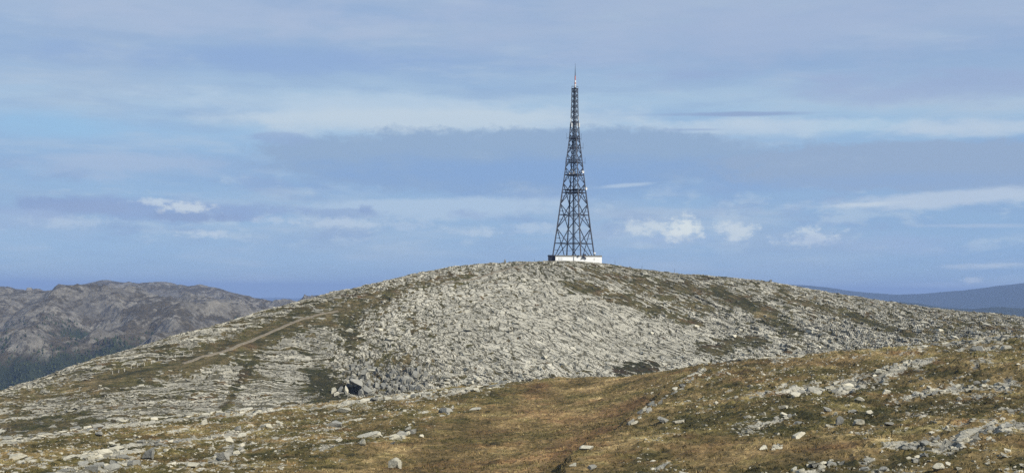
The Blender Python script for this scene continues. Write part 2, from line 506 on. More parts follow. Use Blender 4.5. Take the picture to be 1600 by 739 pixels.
M_ANT = plain('antenna_white', (0.55, 0.56, 0.56), 0.5, 0.3)
M_GLASS = plain('window_glass', (0.16, 0.17, 0.18), 0.2, 0.5)
M_GRAVEL = plain('gravel', (0.175, 0.152, 0.112), 0.95, 0.1, var=0.35, scale=1.2, bump=0.05)
M_POST = plain('weathered_post', (0.55, 0.52, 0.46), 0.8, 0.2)
M_POSTD = plain('dark_pole', (0.06, 0.055, 0.05), 0.8, 0.2)

# ------------------------------------------------------------------ main hill
ridge = [(-250, 675, 430), (-100, 635, 455), (0, 607, 480), (60, 592, 490), (100, 576, 500), (140, 561, 508), (200, 545, 520), (260, 528, 532),
         (330, 507, 548), (400, 488, 566), (430, 479, 572), (500, 460, 588), (560, 447, 600), (600, 438, 608), (660, 424, 620),
         (720, 414, 630), (790, 408, 640), (860, 407, 648), (940, 411, 650), (1000, 418, 652), (1060, 426, 652), (1120, 430, 652),
         (1180, 436, 650), (1240, 445, 646), (1290, 454, 642), (1340, 462, 638), (1400, 471, 632), (1470, 481, 622), (1540, 488, 614), (1600, 494, 606), (1750, 512, 590), (1950, 540, 570)]
face = [(-200, 690, 415), (0, 640, 456), (0, 682, 430), (200, 600, 482), (200, 660, 446), (400, 540, 528), (400, 600, 492), (400, 652, 462),
        (550, 500, 560), (550, 560, 522), (550, 615, 486), (700, 445, 600), (700, 490, 565), (700, 550, 527), (700, 610, 490), (840, 437, 608),
        (840, 480, 572), (840, 540, 535), (840, 598, 497), (1000, 450, 616), (1000, 500, 572), (1000, 550, 535), (1000, 592, 505),
        (1200, 470, 612), (1200, 520, 566), (1200, 570, 522), (1400, 505, 586), (1400, 552, 535), (1600, 530, 552), (1600, 562, 512), (1800, 560, 525)]
pts = []
for px, py, d in ridge:
    x, y, z = P(px, py, d); pts.append((x, y, z))
    pts.append((x * 1.06, y + 35, z - 4)); pts.append((x * 1.2, y + 120, z - 32)); pts.append((x * 1.5, y + 300, z - 130))
for px, py, d in face: pts.append(P(px, py, d))
for x in range(-320, 330, 64):
    pts.append((x, 425, -47 + 0.01 * x)); pts.append((x, 360, -56))
hill_base = TPS(pts, reg=0.2)
gx = spaced(-1100, -238, 240, 1100, 0.48, 1.10, 25)
gy = spaced(330, 452, 664, 1250, 0.5, 1.10, 25)
X, Y = np.meshgrid(gx, gy)
zb = hill_base(X, Y).astype(np.float32)
hf0 = Field(gx, gy, zb)
def hline(*pp): return [hf0.hit(px, py, 400, 700)[:2] for px, py in pp]
HD = lambda line: seg_dist(X, Y, line, 0.55)

track_px = [(150, 592), (176, 585), (230, 573), (285, 562), (313, 553), (345, 545), (400, 523), (440, 506), (470, 494), (500, 486), (530, 482), (565, 477)]
track_line = hline(*track_px)
upper_px = [(690, 444), (730, 437), (760, 428), (800, 416), (826, 409)]
upper_line = hline(*upper_px)
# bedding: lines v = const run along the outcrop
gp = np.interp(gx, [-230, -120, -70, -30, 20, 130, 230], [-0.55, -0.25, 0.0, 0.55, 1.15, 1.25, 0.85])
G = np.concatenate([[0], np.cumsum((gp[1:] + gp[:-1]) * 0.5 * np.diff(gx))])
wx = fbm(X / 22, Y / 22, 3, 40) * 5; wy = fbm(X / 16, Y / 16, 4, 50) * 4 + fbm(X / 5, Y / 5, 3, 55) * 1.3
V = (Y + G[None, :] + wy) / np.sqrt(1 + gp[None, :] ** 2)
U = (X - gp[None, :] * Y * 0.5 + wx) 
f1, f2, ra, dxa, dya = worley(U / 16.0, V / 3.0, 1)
g1, g2, rb, dxb, dyb = worley(U / 5.2 + 0.1 * fbm(X / 3, Y / 3, 2, 77), V / 2.0, 2)
rA, rB = RT[2][ra], RT[2][rb]
crA = 1 - sm(f2 - f1, 0.0, 0.24); crB = 1 - sm(g2 - g1, 0.0, 0.22)
broad = fbm(X / 60, Y / 60, 5, 21)
cx_, cy_, _ = hf0.hit(880, 505, 400, 700)
slabby = np.exp(-(((X - cx_ - .25 * (cy_ - Y)) / 75) ** 2 + ((Y - cy_) / 62) ** 2) ** 2)     # the smooth layered face
slabby = np.clip(slabby + .8 * np.exp(-((X - hf0.hit(440, 600, 400, 700)[0]) / 12) ** 2 - ((Y - 495) / 22) ** 2), 0, 1)
rough_ = 1 - .75 * slabby
disp_rock = ((rA - 0.5) * 0.6 - dya * 0.75 - crA * 0.5 + ((rB - 0.5) * 0.5 - dyb * 0.7 - crB * 0.4 + fbm(X / 2.2, Y / 2.2, 3, 60) * 0.35) * rough_)
# vegetation
strokes = [  # photo line, half width (m), strength, hue
    ([(890, 442), (930, 452), (960, 462), (1040, 486), (1085, 500)], 4.0, 1.0, .46),
    ([(1130, 457), (1175, 474), (1205, 492), (1242, 520)], 4.8, .85, .3),
    ([(1185, 489), (1203, 490)], 2.2, 1.2, .8),
    ([(1110, 543), (1150, 532), (1185, 528)], 5.0, 1.0, .35),
    ([(968, 578), (990, 572), (1015, 572)], 3.6, 1.3, .10),
    ([(497, 588), (510, 605), (530, 616)], 5.5, 1.4, .20),
    ([(400, 552), (380, 582), (362, 618), (346, 640)], 1.7, .65, .34),
    ([(165, 592), (240, 577), (320, 556)], 4.0, .9, .55),
    ([(310, 562), (400, 530), (450, 508), (530, 488), (600, 462)], 5.0, .7, .5),
    ([(330, 535), (420, 508), (480, 480), (560, 455)], 4.0, .45, .5),
    ([(0, 664), (60, 660), (130, 652)], 4.2, .65, .28),
    ([(20, 618), (120, 596), (200, 575)], 4.0, .7, .66),
    ([(548, 500), (545, 520), (548, 540)], 3.0, .9, .3),
    ([(610, 452), (680, 440), (735, 430)], 3.5, .5, .5),
    ([(1000, 452), (1100, 478)], 4.0, .55, .55),
    ([(930, 424), (1010, 436), (1100, 452)], 4.0, .5, .42),
    ([(1230, 462), (1330, 492), (1420, 520)], 4.0, .5, .5),
    ([(1330, 490), (1370, 505), (1420, 522)], 2.0, .8, .25),
    ([(1450, 520), (1500, 505), (1600, 515)], 4.0, .5, .55),
    ([(600, 560), (640, 560)], 3.0, .7, .5), ([(585, 590), (600, 600)], 2.6, .8, .5),
    ([(640, 490), (670, 520)], 2.5, .45, .55),
]
vn = fbm(U / 7, V / 3, 5, 90, .68) ; vn2 = fbm(X / 3.4, Y / 4.2, 4, 95, .6)
zone = np.full(X.shape, 0.25, np.float32) - .02 * sm(-X, 40, 90)
def blob(px, py, rx, ry):
    cx, cy, _ = hf0.hit(px, py, 400, 700)
    return np.exp(-(((X - cx) / rx) ** 2 + ((Y - cy) / ry) ** 2))
zone -= .04 * sm(X, 50, 110)
zone -= 0.26 * blob(850, 510, 62, 62) + 0.16 * blob(1000, 520, 45, 40) + 0.12 * blob(450, 600, 16, 25) + 0.1 * blob(1330, 520, 40, 22)
zone += 0.02 * blob(430, 520, 50, 40) + 0.07 * blob(1080, 450, 70, 30) + 0.05 * blob(1500, 495, 60, 40)
veg = zone + vn * 0.62 + vn2 * 0.34
hue = 0.42 + vn2 * 0.30 + broad * 0.25
wob = 1 + 0.55 * fbm(X / 7, Y / 7, 4, 33)
strokes.append(([(165, 587), (230, 571), (285, 560), (320, 551)], .8, .9, .25))
for line, hw, st, hu in strokes:
    d = HD(hline(*line)) / (hw * wob)
    k = np.exp(-d ** 2.2 * 0.9) * st
    veg = veg + k * 0.60 * (1 + .9 * vn2)
    hue = hue * (1 - np.clip(k, 0, 1)) + (hu - .08 + vn2 * .3) * np.clip(k, 0, 1)
veg = veg + crA * 0.52 * np.clip(.75 + vn * 1.2, 0, 1) + crB * 0.20 * np.clip(zone * 4, 0.4, 1)
hue = hue - .2 * crA - .08 * crB
trk = HD(track_line); trk2 = HD(upper_line)
on_trk = np.exp(-(trk / 3.2) ** 4); on_trk2 = np.exp(-(trk2 / 1.6) ** 4)
bx, by, bz = hf0.hit(900, 413, 600, 720)
BLD = (bx, 646.0)
on_pad = np.exp(-(np.hypot((X - bx) / 20, (Y - 664) / 17)) ** 4)
amp = (1 - 0.75 * sm(veg, 0.5, 0.8)) * (1 - 0.93 * np.maximum(on_trk, on_trk2)) * (1 - 0.8 * on_pad)
cliff = blob(590, 590, 17, 20)
amp = amp * (1 + 1.3 * cliff) * (1 - .45 * sm(Y, 570, 625))
z = zb + disp_rock * amp * (0.85 - .2 * slabby) + broad * 1.6 * (1 - on_pad) * (1 - sm(Y, 600, 640)) + fbm(X / 9, Y / 9, 3, 70) * 0.5 * (1 - on_pad)
z = z - .65 * (1 - 1.25 * on_pad) - .6 * sm(-X, 60, 150) + cliff * (fbm(X / 6, Y / 6, 4, 120) * 2.6)
# cave mouth under the cliff: a deep notch with steep walls
cvx, cvy, _ = hf0.hit(553, 609, 400, 700)
dn = np.hypot((X - cvx) / 2.6, (Y - cvy - 1.5) / 4.5)
z = z - 4.5 * (1 - sm(dn, 0.55, 1.0))
z = z + 3.2 * np.exp(-(np.hypot((X - cvx - 3.5) / 3.2, (Y - cvy - 7) / 5)) ** 2) + 2.4 * np.exp(-(np.hypot((X - cvx + 3.5) / 2.0, (Y - cvy - 3) / 4)) ** 2)
veg = veg - 0.8 * np.exp(-(dn / 1.6) ** 2) - 0.1 * cliff
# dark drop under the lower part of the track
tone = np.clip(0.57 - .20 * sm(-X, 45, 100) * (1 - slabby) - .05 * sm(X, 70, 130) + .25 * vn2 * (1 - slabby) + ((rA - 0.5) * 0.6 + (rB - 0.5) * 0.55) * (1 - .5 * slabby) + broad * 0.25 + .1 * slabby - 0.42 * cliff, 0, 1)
H = Field(gx, gy, z)
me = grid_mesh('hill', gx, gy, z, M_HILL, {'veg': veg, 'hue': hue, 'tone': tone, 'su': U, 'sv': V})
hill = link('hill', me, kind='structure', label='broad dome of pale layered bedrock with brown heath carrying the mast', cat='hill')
HVEG = veg

def drape(name, line, width, lift, mat, fld, parent=None, **kw):
    p = np.array(line); seg = np.r_[0, np.cumsum(np.hypot(*np.diff(p, axis=0).T))]
    s = np.arange(0, seg[-1], 1.0)
    cx, cy = np.interp(s, seg, p[:, 0]), np.interp(s, seg, p[:, 1])
    k = np.ones(9) / 9
    if len(cx) > 20:
        cx[4:-4] = np.convolve(cx, k, 'valid'); cy[4:-4] = np.convolve(cy, k, 'valid')
    tx, ty = np.gradient(cx), np.gradient(cy); l = np.hypot(tx, ty); nx_, ny_ = -ty / l, tx / l
    cols = np.linspace(-1, 1, 7); co = []
    for c in cols:
        wv = width / 2 * (1 + 0.5 * fbm(s / 5, s * 0 + c * 3, 4, 8))
        x, y = cx + nx_ * wv * c, cy + ny_ * wv * c
        zz = fld.at(x, y) + lift - 0.22 * (abs(c) > .95)
        co.append(np.stack([x, y, zz], -1))
    co = np.stack(co, 1); nn = len(s)
    # flatten across the width
    co[:, 1:-1, 2] = np.maximum(co[:, 1:-1, 2], co[:, 1:-1, 2].mean(1, keepdims=True))
    idx = np.arange(nn * 7).reshape(nn, 7)
    q = np.stack([idx[:-1, :-1], idx[:-1, 1:], idx[1:, 1:], idx[1:, :-1]], -1).reshape(-1, 4)
    return link(name, raw_mesh(name, co.reshape(-1, 3), q, mat, smooth=True), parent, **kw)
drape('gravel_track', track_line[3:-1], 1.9, 0.05, M_GRAVEL, H, kind='structure', label='pale gravel track climbing the left flank of the hill', cat='track')
drape('footpath', upper_line, 1.5, 0.12, M_GRAVEL, H, kind='structure', label='narrow path climbing to the summit left of the building', cat='path')

# ------------------------------------------------------------------ foreground moor
fp = []
def fadd(*pp):
    for px, py, d in pp: fp.append(P(px, py, d))
fadd((0, 739, 125), (200, 739, 128), (400, 739, 130), (600, 739, 135), (760, 739, 138), (880, 739, 128), (1000, 739, 112), (1200, 739, 105), (1400, 739, 100), (1600, 739, 95),
     (0, 712, 165), (230, 710, 168), (370, 685, 200), (570, 690, 180), (620, 680, 195), (696, 640, 240), (150, 680, 205), (420, 660, 238), (536, 640, 262),
     (760, 700, 172), (850, 700, 172), (800, 650, 225), (880, 640, 235), (950, 612, 275), (950, 655, 214),
     (925, 699, 152), (988, 655, 188), (1050, 612, 226), (1100, 575, 268),
     (1100, 690, 140), (1200, 640, 172), (1200, 690, 135), (1300, 650, 157), (1300, 600, 202), (1340, 670, 145), (1450, 610, 188), (1467, 729, 105), (1450, 680, 130),
     (1550, 600, 188), (1550, 660, 137), (1400, 570, 232), (1530, 548, 222), (1150, 600, 216), (1600, 570, 192),
     (-150, 739, 125), (-150, 705, 225), (1750, 739, 95), (1750, 560, 228), (1750, 640, 140))
edge = [(-150, 715, 235), (0, 690, 242), (100, 674, 252), (200, 656, 262), (300, 646, 270), (420, 640, 276), (560, 622, 290), (640, 614, 296), (700, 606, 300), (780, 598, 306), (850, 591, 310),
        (960, 588, 308), (1050, 578, 296), (1100, 566, 288), (1200, 556, 280), (1300, 551, 276), (1400, 544, 268), (1480, 534, 262), (1600, 523, 252), (1750, 508, 248)]
for px, py, d in edge:
    x, y, zz = P(px, py, d); fp.append((x, y, zz))
    fp.append((x * 1.1, y + 28, zz - 5.5)); fp.append((x * 1.3, y + 80, zz - 24)); fp.append((x * 1.5, y + 150, zz - 46))
fp += [(0, 0, -1.75), (0, -40, -2.5), (0, 22, -3.9), (0, 50, -8.2), (0, 80, -12.0), (40, 40, -7.5), (-45, 45, -9.5), (70, 0, -5), (-70, 0, -7), (80, -60, -6), (-80, -60, -9), (30, 72, -10.6), (-35, 80, -12.5)]
fore_base = TPS(fp, reg=0.2)
fx = spaced(-330, -116, 118, 330, 0.36, 1.10, 12)
fy = spaced(-150, 95, 316, 420, 0.36, 1.08, 9)
X, Y = np.meshgrid(fx, fy)
zb = fore_base(X, Y).astype(np.float32)
ff0 = Field(fx, fy, zb)
def fline(*pp): return [ff0.hit(px, py, 85, 330)[:2] for px, py in pp]
ang = np.where(X < 0, 0.62, 0.40)        # strike, tangent dx/dy
Vf = (X - 0.5 * Y + fbm(X / 14, Y / 14, 3, 210) * 4) / 1.12
Uf = (Y + 0.5 * X) / 1.12
f1, f2, ra, dxa, dya = worley(Uf / 4.6, Vf / 1.7, 11)
rA = RT[2][ra]; crA = 1 - sm(f2 - f1, 0, 0.2)
broad = fbm(X / 30, Y / 30, 5, 221); mid = fbm(X / 6, Y / 9, 4, 231); fine = fbm(X / 1.5, Y / 1.5, 4, 241)
strk = fbm(Vf / 3.2, Uf / 22, 5, 251)
rocks = [  # exposed rock, photo line, half width m, strength
    ([(0, 690), (100, 675), (200, 660), (300, 649), (420, 643)], 3.0, .75), ([(430, 640), (520, 636)], 2.5, .4),
    ([(560, 626), (640, 617), (720, 608), (790, 601)], 3.6, .7), ([(640, 640), (700, 650), (730, 640)], 3.0, .4), ([(600, 690), (640, 670)], 3.0, .6),
    ([(560, 680), (590, 672)], 2.0, .6), ([(110, 712), (190, 697), (222, 688)], 1.6, 1.0), ([(140, 715), (200, 702)], 1.6, .9), ([(60, 739), (140, 728), (215, 716)], 2.2, .8),
    ([(250, 690), (330, 680), (400, 672)], 2.6, .5), ([(330, 716), (380, 690)], 2.0, .7), ([(620, 720), (680, 680), (690, 660)], 2.5, .55), ([(470, 735), (560, 712)], 2.6, .55),
    ([(1250, 612), (1290, 606), (1335, 600)], 3.4, 1.0), ([(1365, 585), (1400, 575), (1440, 565)], 3.2, .7), ([(1440, 616), (1500, 606), (1580, 600)], 2.2, .9),
    ([(1155, 682), (1180, 664), (1240, 645)], 1.8, .7), ([(1240, 734), (1280, 722), (1315, 718)], 1.6, .9), ([(1412, 698), (1450, 690)], 1.5, .9), ([(1480, 700), (1510, 680), (1600, 664)], 1.8, .95),
    ([(1340, 736), (1400, 728), (1440, 710)], 1.6, .6), ([(985, 662), (1010, 640), (1060, 606), (1100, 576)], 1.6, .8), ([(915, 702), (940, 694)], 1.2, .6),
    ([(1100, 566), (1180, 560), (1260, 556)], 3.0, .5), ([(1440, 540), (1520, 532), (1600, 525)], 3.0, .8), ([(1480, 545), (1600, 542)], 2.4, .5), ([(1560, 640), (1600, 630)], 1.5, .5),
    ([(1420, 650), (1470, 634), (1530, 618)], 2.0, .5)]
mire = [([(700, 739), (780, 690), (840, 650), (900, 615), (960, 596)], 15.0), ([(820, 739), (900, 680), (960, 640)], 9.0), ([(1130, 700), (1250, 700)], 6.0)]
rk = 0.20 + strk * 0.50 + fine * 0.24 + mid * .12 + broad * 0.10
wob = 1 + 0.5 * fbm(X / 4, Y / 6, 4, 261)
FD = lambda line: seg_dist(X, Y, line, 0.6)
for line, hw, st in rocks:
    rk = rk + np.exp(-(FD(fline(*line)) / (hw * wob)) ** 2) * st * 0.36
mr = np.zeros_like(rk)
for line, hw in mire: mr = np.maximum(mr, np.exp(-(FD(fline(*line)) / (hw * wob)) ** 4))
rk = rk + .07 * (1 - mr) * sm(-X, 5, 30) + .03 * (1 - mr)
rk = rk - mr * 0.7
rk = rk - 0.5 * sm(95 - Y, 0, 20)
rocky = sm(rk, 0.42, 0.60)
hue = 0.44 + broad * 0.50 + mid * 0.42 + strk * 0.18 + fine * .25
hue = hue * (1 - 0.5 * mr) + (0.60 + mid * 0.45 + fine * 0.2) * 0.5 * mr
for line, hw, hu in [([(860, 739), (920, 690), (980, 640), (1040, 605)], 2.4, .30), ([(650, 735), (720, 690), (760, 655)], 3.5, .32), ([(1090, 660), (1180, 640), (1240, 620)], 3.2, .18),
                     ([(1100, 690), (1200, 670)], 3.0, .22), ([(1400, 556), (1500, 550), (1590, 562)], 4.0, .70), ([(1300, 640), (1345, 628)], 1.6, .85), ([(1100, 730), (1180, 700)], 3, .6),
                     ([(440, 700), (540, 690)], 3.0, .30), ([(700, 640), (640, 625)], 2.5, .72), ([(0, 722), (60, 705), (120, 700)], 2.0, .72), ([(1200, 739), (1300, 739)], 3.0, .25)]:
    k = np.exp(-(FD(fline(*line)) / (hw * wob)) ** 2) * 0.8
    hue = hue * (1 - k) + (hu + fine * 0.1) * k
tus = np.abs(fbm(X / 0.9, Y / 0.9, 2, 271))
hc1, hc2, hid, _, _ = worley(X / 1.5 + .3 * fine, Y / 1.8 + .3 * mid, 15)
hrand = RT[2][hid]
mound = np.clip(1 - hc1 * hc1 * 2.2, 0, 1) * sm(hrand, .35, .8) * (1 - .6 * mr)
hue = hue + (hrand - .5) * -.42 * np.clip(mound * 2, 0, 1) + (RT[1][hid] - .5) * .12
disp = rocky * ((rA - 0.4) * 0.55 - dxa * 0.1 - dya * 0.35 - crA * 0.35 + fine * 0.22) + (1 - rocky) * (fine * 0.30 + tus * 0.34 + mid * 0.22 * (1 - 0.5 * mr) + mound * .30)
z = zb + disp * np.where(Y > 90, 1.0, 0.4) + (broad * 0.9 + mid * 0.25) * (1 - 0.6 * mr) - .42
bank = np.array(fline((862, 745), (890, 722), (928, 696), (985, 656), (1015, 634), (1055, 606), (1100, 574)))
bxx = np.interp(Y, bank[:, 1], bank[:, 0])
sd = (X - bxx + fbm(X / 5, Y / 5, 3, 281) * 1.2)
z = z + 1.35 * sm(sd, -.7, .7) * np.exp(-np.maximum(sd, 0) / 13) * sm(Y, 120, 135) * (1 - sm(Y, 255, 275))
red = np.zeros_like(rk)
for line, hw, st in [([(850, 712), (900, 690), (950, 668)], 3.0, 1.0), ([(960, 640), (1000, 625)], 3.0, .9), ([(820, 640), (900, 655)], 4.0, .5), ([(700, 735), (800, 735)], 4.0, .5), ([(1500, 690), (1600, 690)], 3.0, .4), ([(1150, 570), (1300, 565)], 5.0, .4)]:
    red = np.maximum(red, np.exp(-(FD(fline(*line)) / (hw * wob)) ** 2) * st)
red = np.clip(red + .25 * fbm(X / 8, Y / 12, 4, 291) + .32 * mr, 0, 1)
near = np.exp(-(np.hypot(X, Y) / 14) ** 2)
z = z * (1 - near) + np.minimum(z, zb) * near
vegf = 1 - rk - 0.04
tone = np.clip(0.34 + (rA - 0.5) * 1.0 + broad * 0.3, 0, 1)
FO = Field(fx, fy, z)
me = grid_mesh('moor', fx, fy, z, M_FORE, {'veg': vegf, 'hue': hue, 'tone': tone, 'red': red})
link('moor', me, kind='structure', label='brown autumn moor with stony ridges and a grassy hollow in front', cat='ground')
FROCK, FHUE, FMIRE = rk, hue, mr

# ------------------------------------------------------------------ rocks
def ico(sub):
    import bmesh
    bm = bmesh.new(); bmesh.ops.create_icosphere(bm, subdivisions=sub, radius=1.0)
    v = np.array([w.co[:] for w in bm.verts]); f = np.array([[w.index for w in p.verts] for p in bm.faces]); bm.free()
    return v, f
ICO = {k: ico(k) for k in (1, 2, 3)}
def rock_shape(seed, sub=3, cuts=11, flat=0.5, rough=0.05, blocky=False):
    r = np.random.default_rng(seed)
    v, f = ICO[sub]; v = v.copy()
    for i in range(cuts):
        nrm = r.normal(size=3); nrm[2] *= 0.8; nrm /= np.linalg.norm(nrm)
        d = r.uniform(0.42, 0.75)
        if blocky:
            ax = np.eye(3)[i % 3] * (1 if (i // 3) % 2 else -1)
            nrm = ax + r.normal(0, .22 if i < 6 else .7, 3); nrm /= np.linalg.norm(nrm); d = r.uniform(.3, .55)
        s = v @ nrm - d
        v = v - np.outer(np.maximum(s, 0), nrm)
    if rough:
        v = v * (1 + rough * fbm(v[:, 0] * 2.2 + seed, v[:, 1] * 2.2 + v[:, 2] * 1.7, 4, seed % 50)[:, None])
    v /= np.abs(v).max(0)
    return v, f
ROCKV = []
for i in range(14):
    v, f = rock_shape(100 + i, 3, 10 + i % 4, rough=0.07, blocky=i % 3 != 0)
    ROCKV.append((v, f))
ROCK_ME = [[raw_mesh('boulder_stone', v * 0.5, f, m_) for v, f in ROCKV] for m_ in (M_ROCK, M_ROCKG)]
ROCKL = [rock_shape(700 + i, 3, 9 + i % 3, rough=0.05, blocky=True) for i in range(14)]
SLAB_ME = [[raw_mesh('slab_stone', v * 0.5, f, m_) for v, f in ROCKL] for m_ in (M_ROCK, M_ROCKG)]

def place_rock(o, px, py, w, h, fld=FO, d0=85, d1=330, rot=None, tilt=0.0, deep=0.8, sink=0.3):
    x, y, zz = fld.hit(px, py + h * 0.5, d0, d1)
    k = y / F
    sx, sz = w * k, h * k
    o.scale = (sx * 1.08, sx * deep, sz * 1.45)
    gz = float(fld.at(x, y + sx * 0.2))
    o.location = (x, y + sx * 0.25, gz + sz * (0.5 - sink + 0.1))
    o.rotation_euler = (random.uniform(-.1, .1), tilt, random.uniform(-.35, .35) if rot is None else rot)

B = [  # px, py (centre), w, h, grey?, tilt, label
    (21, 713, 34, 10, 0, -.05, 'long pale slab lying in grass near the left picture edge'),
    (233, 709, 21, 17, 1, -.1, 'dark grey block with flat sloping top right of the pale ledge'),
    (259, 702, 10, 7, 0, .1, 'small bright stone just right of the dark grey block'),
    (318, 659, 14, 10, 0, 0, 'squat cream boulder below the white rock band'),
    (155, 678, 14, 8, 1, .1, 'grey boulder at the lower rim of the white rock band'),
    (172, 677, 7, 4, 0, 0, 'small white stone touching the grey boulder under the white band'),
    (331, 700, 10, 7, 0, .2, 'round pale stone with a dark left side in brown heath'),
    (371, 669, 11, 8, 1, 0, 'grey stone at the top of a short upright rock row'),
    (375, 680, 17, 7, 0, -.1, 'flat white stone under the grey one in the short rock row'),
    (359, 687, 13, 9, 0, -.3, 'leaning pale stone at the low left end of the short rock row'),
    (414, 665, 18, 7, 0, -.25, 'pale slab tilted up to the right below the rim'),
    (436, 660, 11, 7, 0, 0, 'cream stone just right of the tilted pale slab'),
    (349, 713, 19, 12, 1, -.2, 'rough grey boulder low in the left moor'),
    (300, 727, 22, 10, 0, -.25, 'wedge of pale rock near the bottom, left of the rough grey boulder'),
    (164, 728, 11, 7, 0, 0, 'white stone below the ledge near the bottom left'),
    (227, 729, 13, 5, 0, 0, 'thin white flat stone below the dark grey block'),
    (696, 639, 23, 11, 1, 0, 'big rounded grey boulder at the left rim of the grassy hollow'),
    (707, 637, 6, 7, 0, 0, 'small cream stone leaning on the big rounded grey boulder'),
    (567, 691, 12, 12, 0, 0, 'upright bright boulder alone in the middle of the left moor'),
    (536, 640, 24, 8, 0, -.15, 'long pale block on the rim below the dark cave'),
    (522, 663, 26, 10, 1, -.1, 'wide grey rock hump left of centre on the moor'),
    (574, 678, 42, 8, 0, -.22, 'very long tilted slab above the upright bright boulder'),
    (740, 639, 22, 5, 0, -.05, 'flat pale stone right of the big rounded grey boulder'),
    (659, 681, 9, 5, 0, 0, 'small white stone at the left edge of the grassy hollow'),
    (617, 722, 20, 16, 0, 0, 'blocky pale rock near the bottom below the long tilted slab'),
    (1036, 657, 17, 8, 1, 0, 'grey boulder standing right of the dark ledge by the hollow'),
    (1062, 661, 20, 5, 0, -.1, 'flat pale slab right of the ledge boulder'),
    (916, 699, 23, 8, 0, -.2, 'pale rock on the low right bank of the grassy hollow'),
    (924, 730, 18, 7, 1, 0, 'grey rock at the bottom edge of the picture, right of the hollow'),
    (896, 726, 13, 5, 0, 0, 'flat white stone at the bottom, left of the grey rock'),
    (1531, 543, 27, 10, 1, 0, 'dark grey boulder on the upper right skyline slope'),
    (1573, 542, 19, 6, 0, 0, 'flat pale rock right of the dark skyline boulder'),
    (1374, 581, 12, 8, 0, 0, 'bright stone at the foot of the upper right stone heap'),
    (1343, 622, 14, 7, 0, 0, 'pale stone with dark underside below the big white outcrop'),
    (1386, 613, 15, 7, 0, -.15, 'peaked pale stone right of the big white outcrop'),
    (1343, 659, 17, 12, 0, .1, 'big squared boulder with a black shadow on its left'),
    (1311, 660, 13, 13, 1, 0, 'cracked grey rock just left of the big squared boulder'),
    (1360, 644, 13, 7, 0, -.1, 'bright angular stone above the big squared boulder'),
    (1333, 643, 15, 5, 1, 0, 'low grey stone left of the bright angular one'),
    (1293, 640, 15, 7, 1, .1, 'grey stone with a dark left end, up-slope in brown grass'),
    (1225, 637, 16, 6, 0, -.1, 'smooth cream stone at the left end of the slope'),
    (1225, 647, 13, 6, 0, 0, 'second cream stone just below the smooth one'),
    (1247, 681, 26, 9, 0, -.32, 'long bright block tilted up to the right, dark at its left end'),
    (1193, 699, 15, 7, 0, -.1, 'pale stone low on the right moor, left one of a pair'),
    (1214, 696, 15, 8, 0, .1, 'stone cluster piece beside the low pale stone, right one of the pair'),
    (1249, 660, 17, 5, 1, .1, 'flat grey slab above the long bright tilted block'),
    (1467, 729, 21, 12, 0, 0, 'pinkish pale boulder at the bottom right with a dark left side'),
    (1499, 622, 9, 6, 0, 0, 'small round white stone below the long right rock rib'),
    (1394, 698, 13, 4, 0, 0, 'thin pale slab left of the lower right outcrop'),
    (1352, 732, 15, 7, 1, 0, 'grey stone at the bottom edge, left of its neighbour'),
    (1379, 733, 15, 7, 1, .1, 'grey stone at the bottom edge, right of its neighbour'),
    (1392, 662, 20, 5, 1, 0, 'long low grey slab right of the big squared boulder'),
    (1306, 648, 6, 5, 0, 0, 'tiny white stone above the cracked grey rock'),
]
for i, (px, py, w, h, g, tl, lab) in enumerate(B):
    o = link('boulder', ROCK_ME[g][(i * 5 + 3) % 14], label=lab, cat='rock', group='rocks lying on the moor')
    place_rock(o, px, py, w, h, tilt=tl)

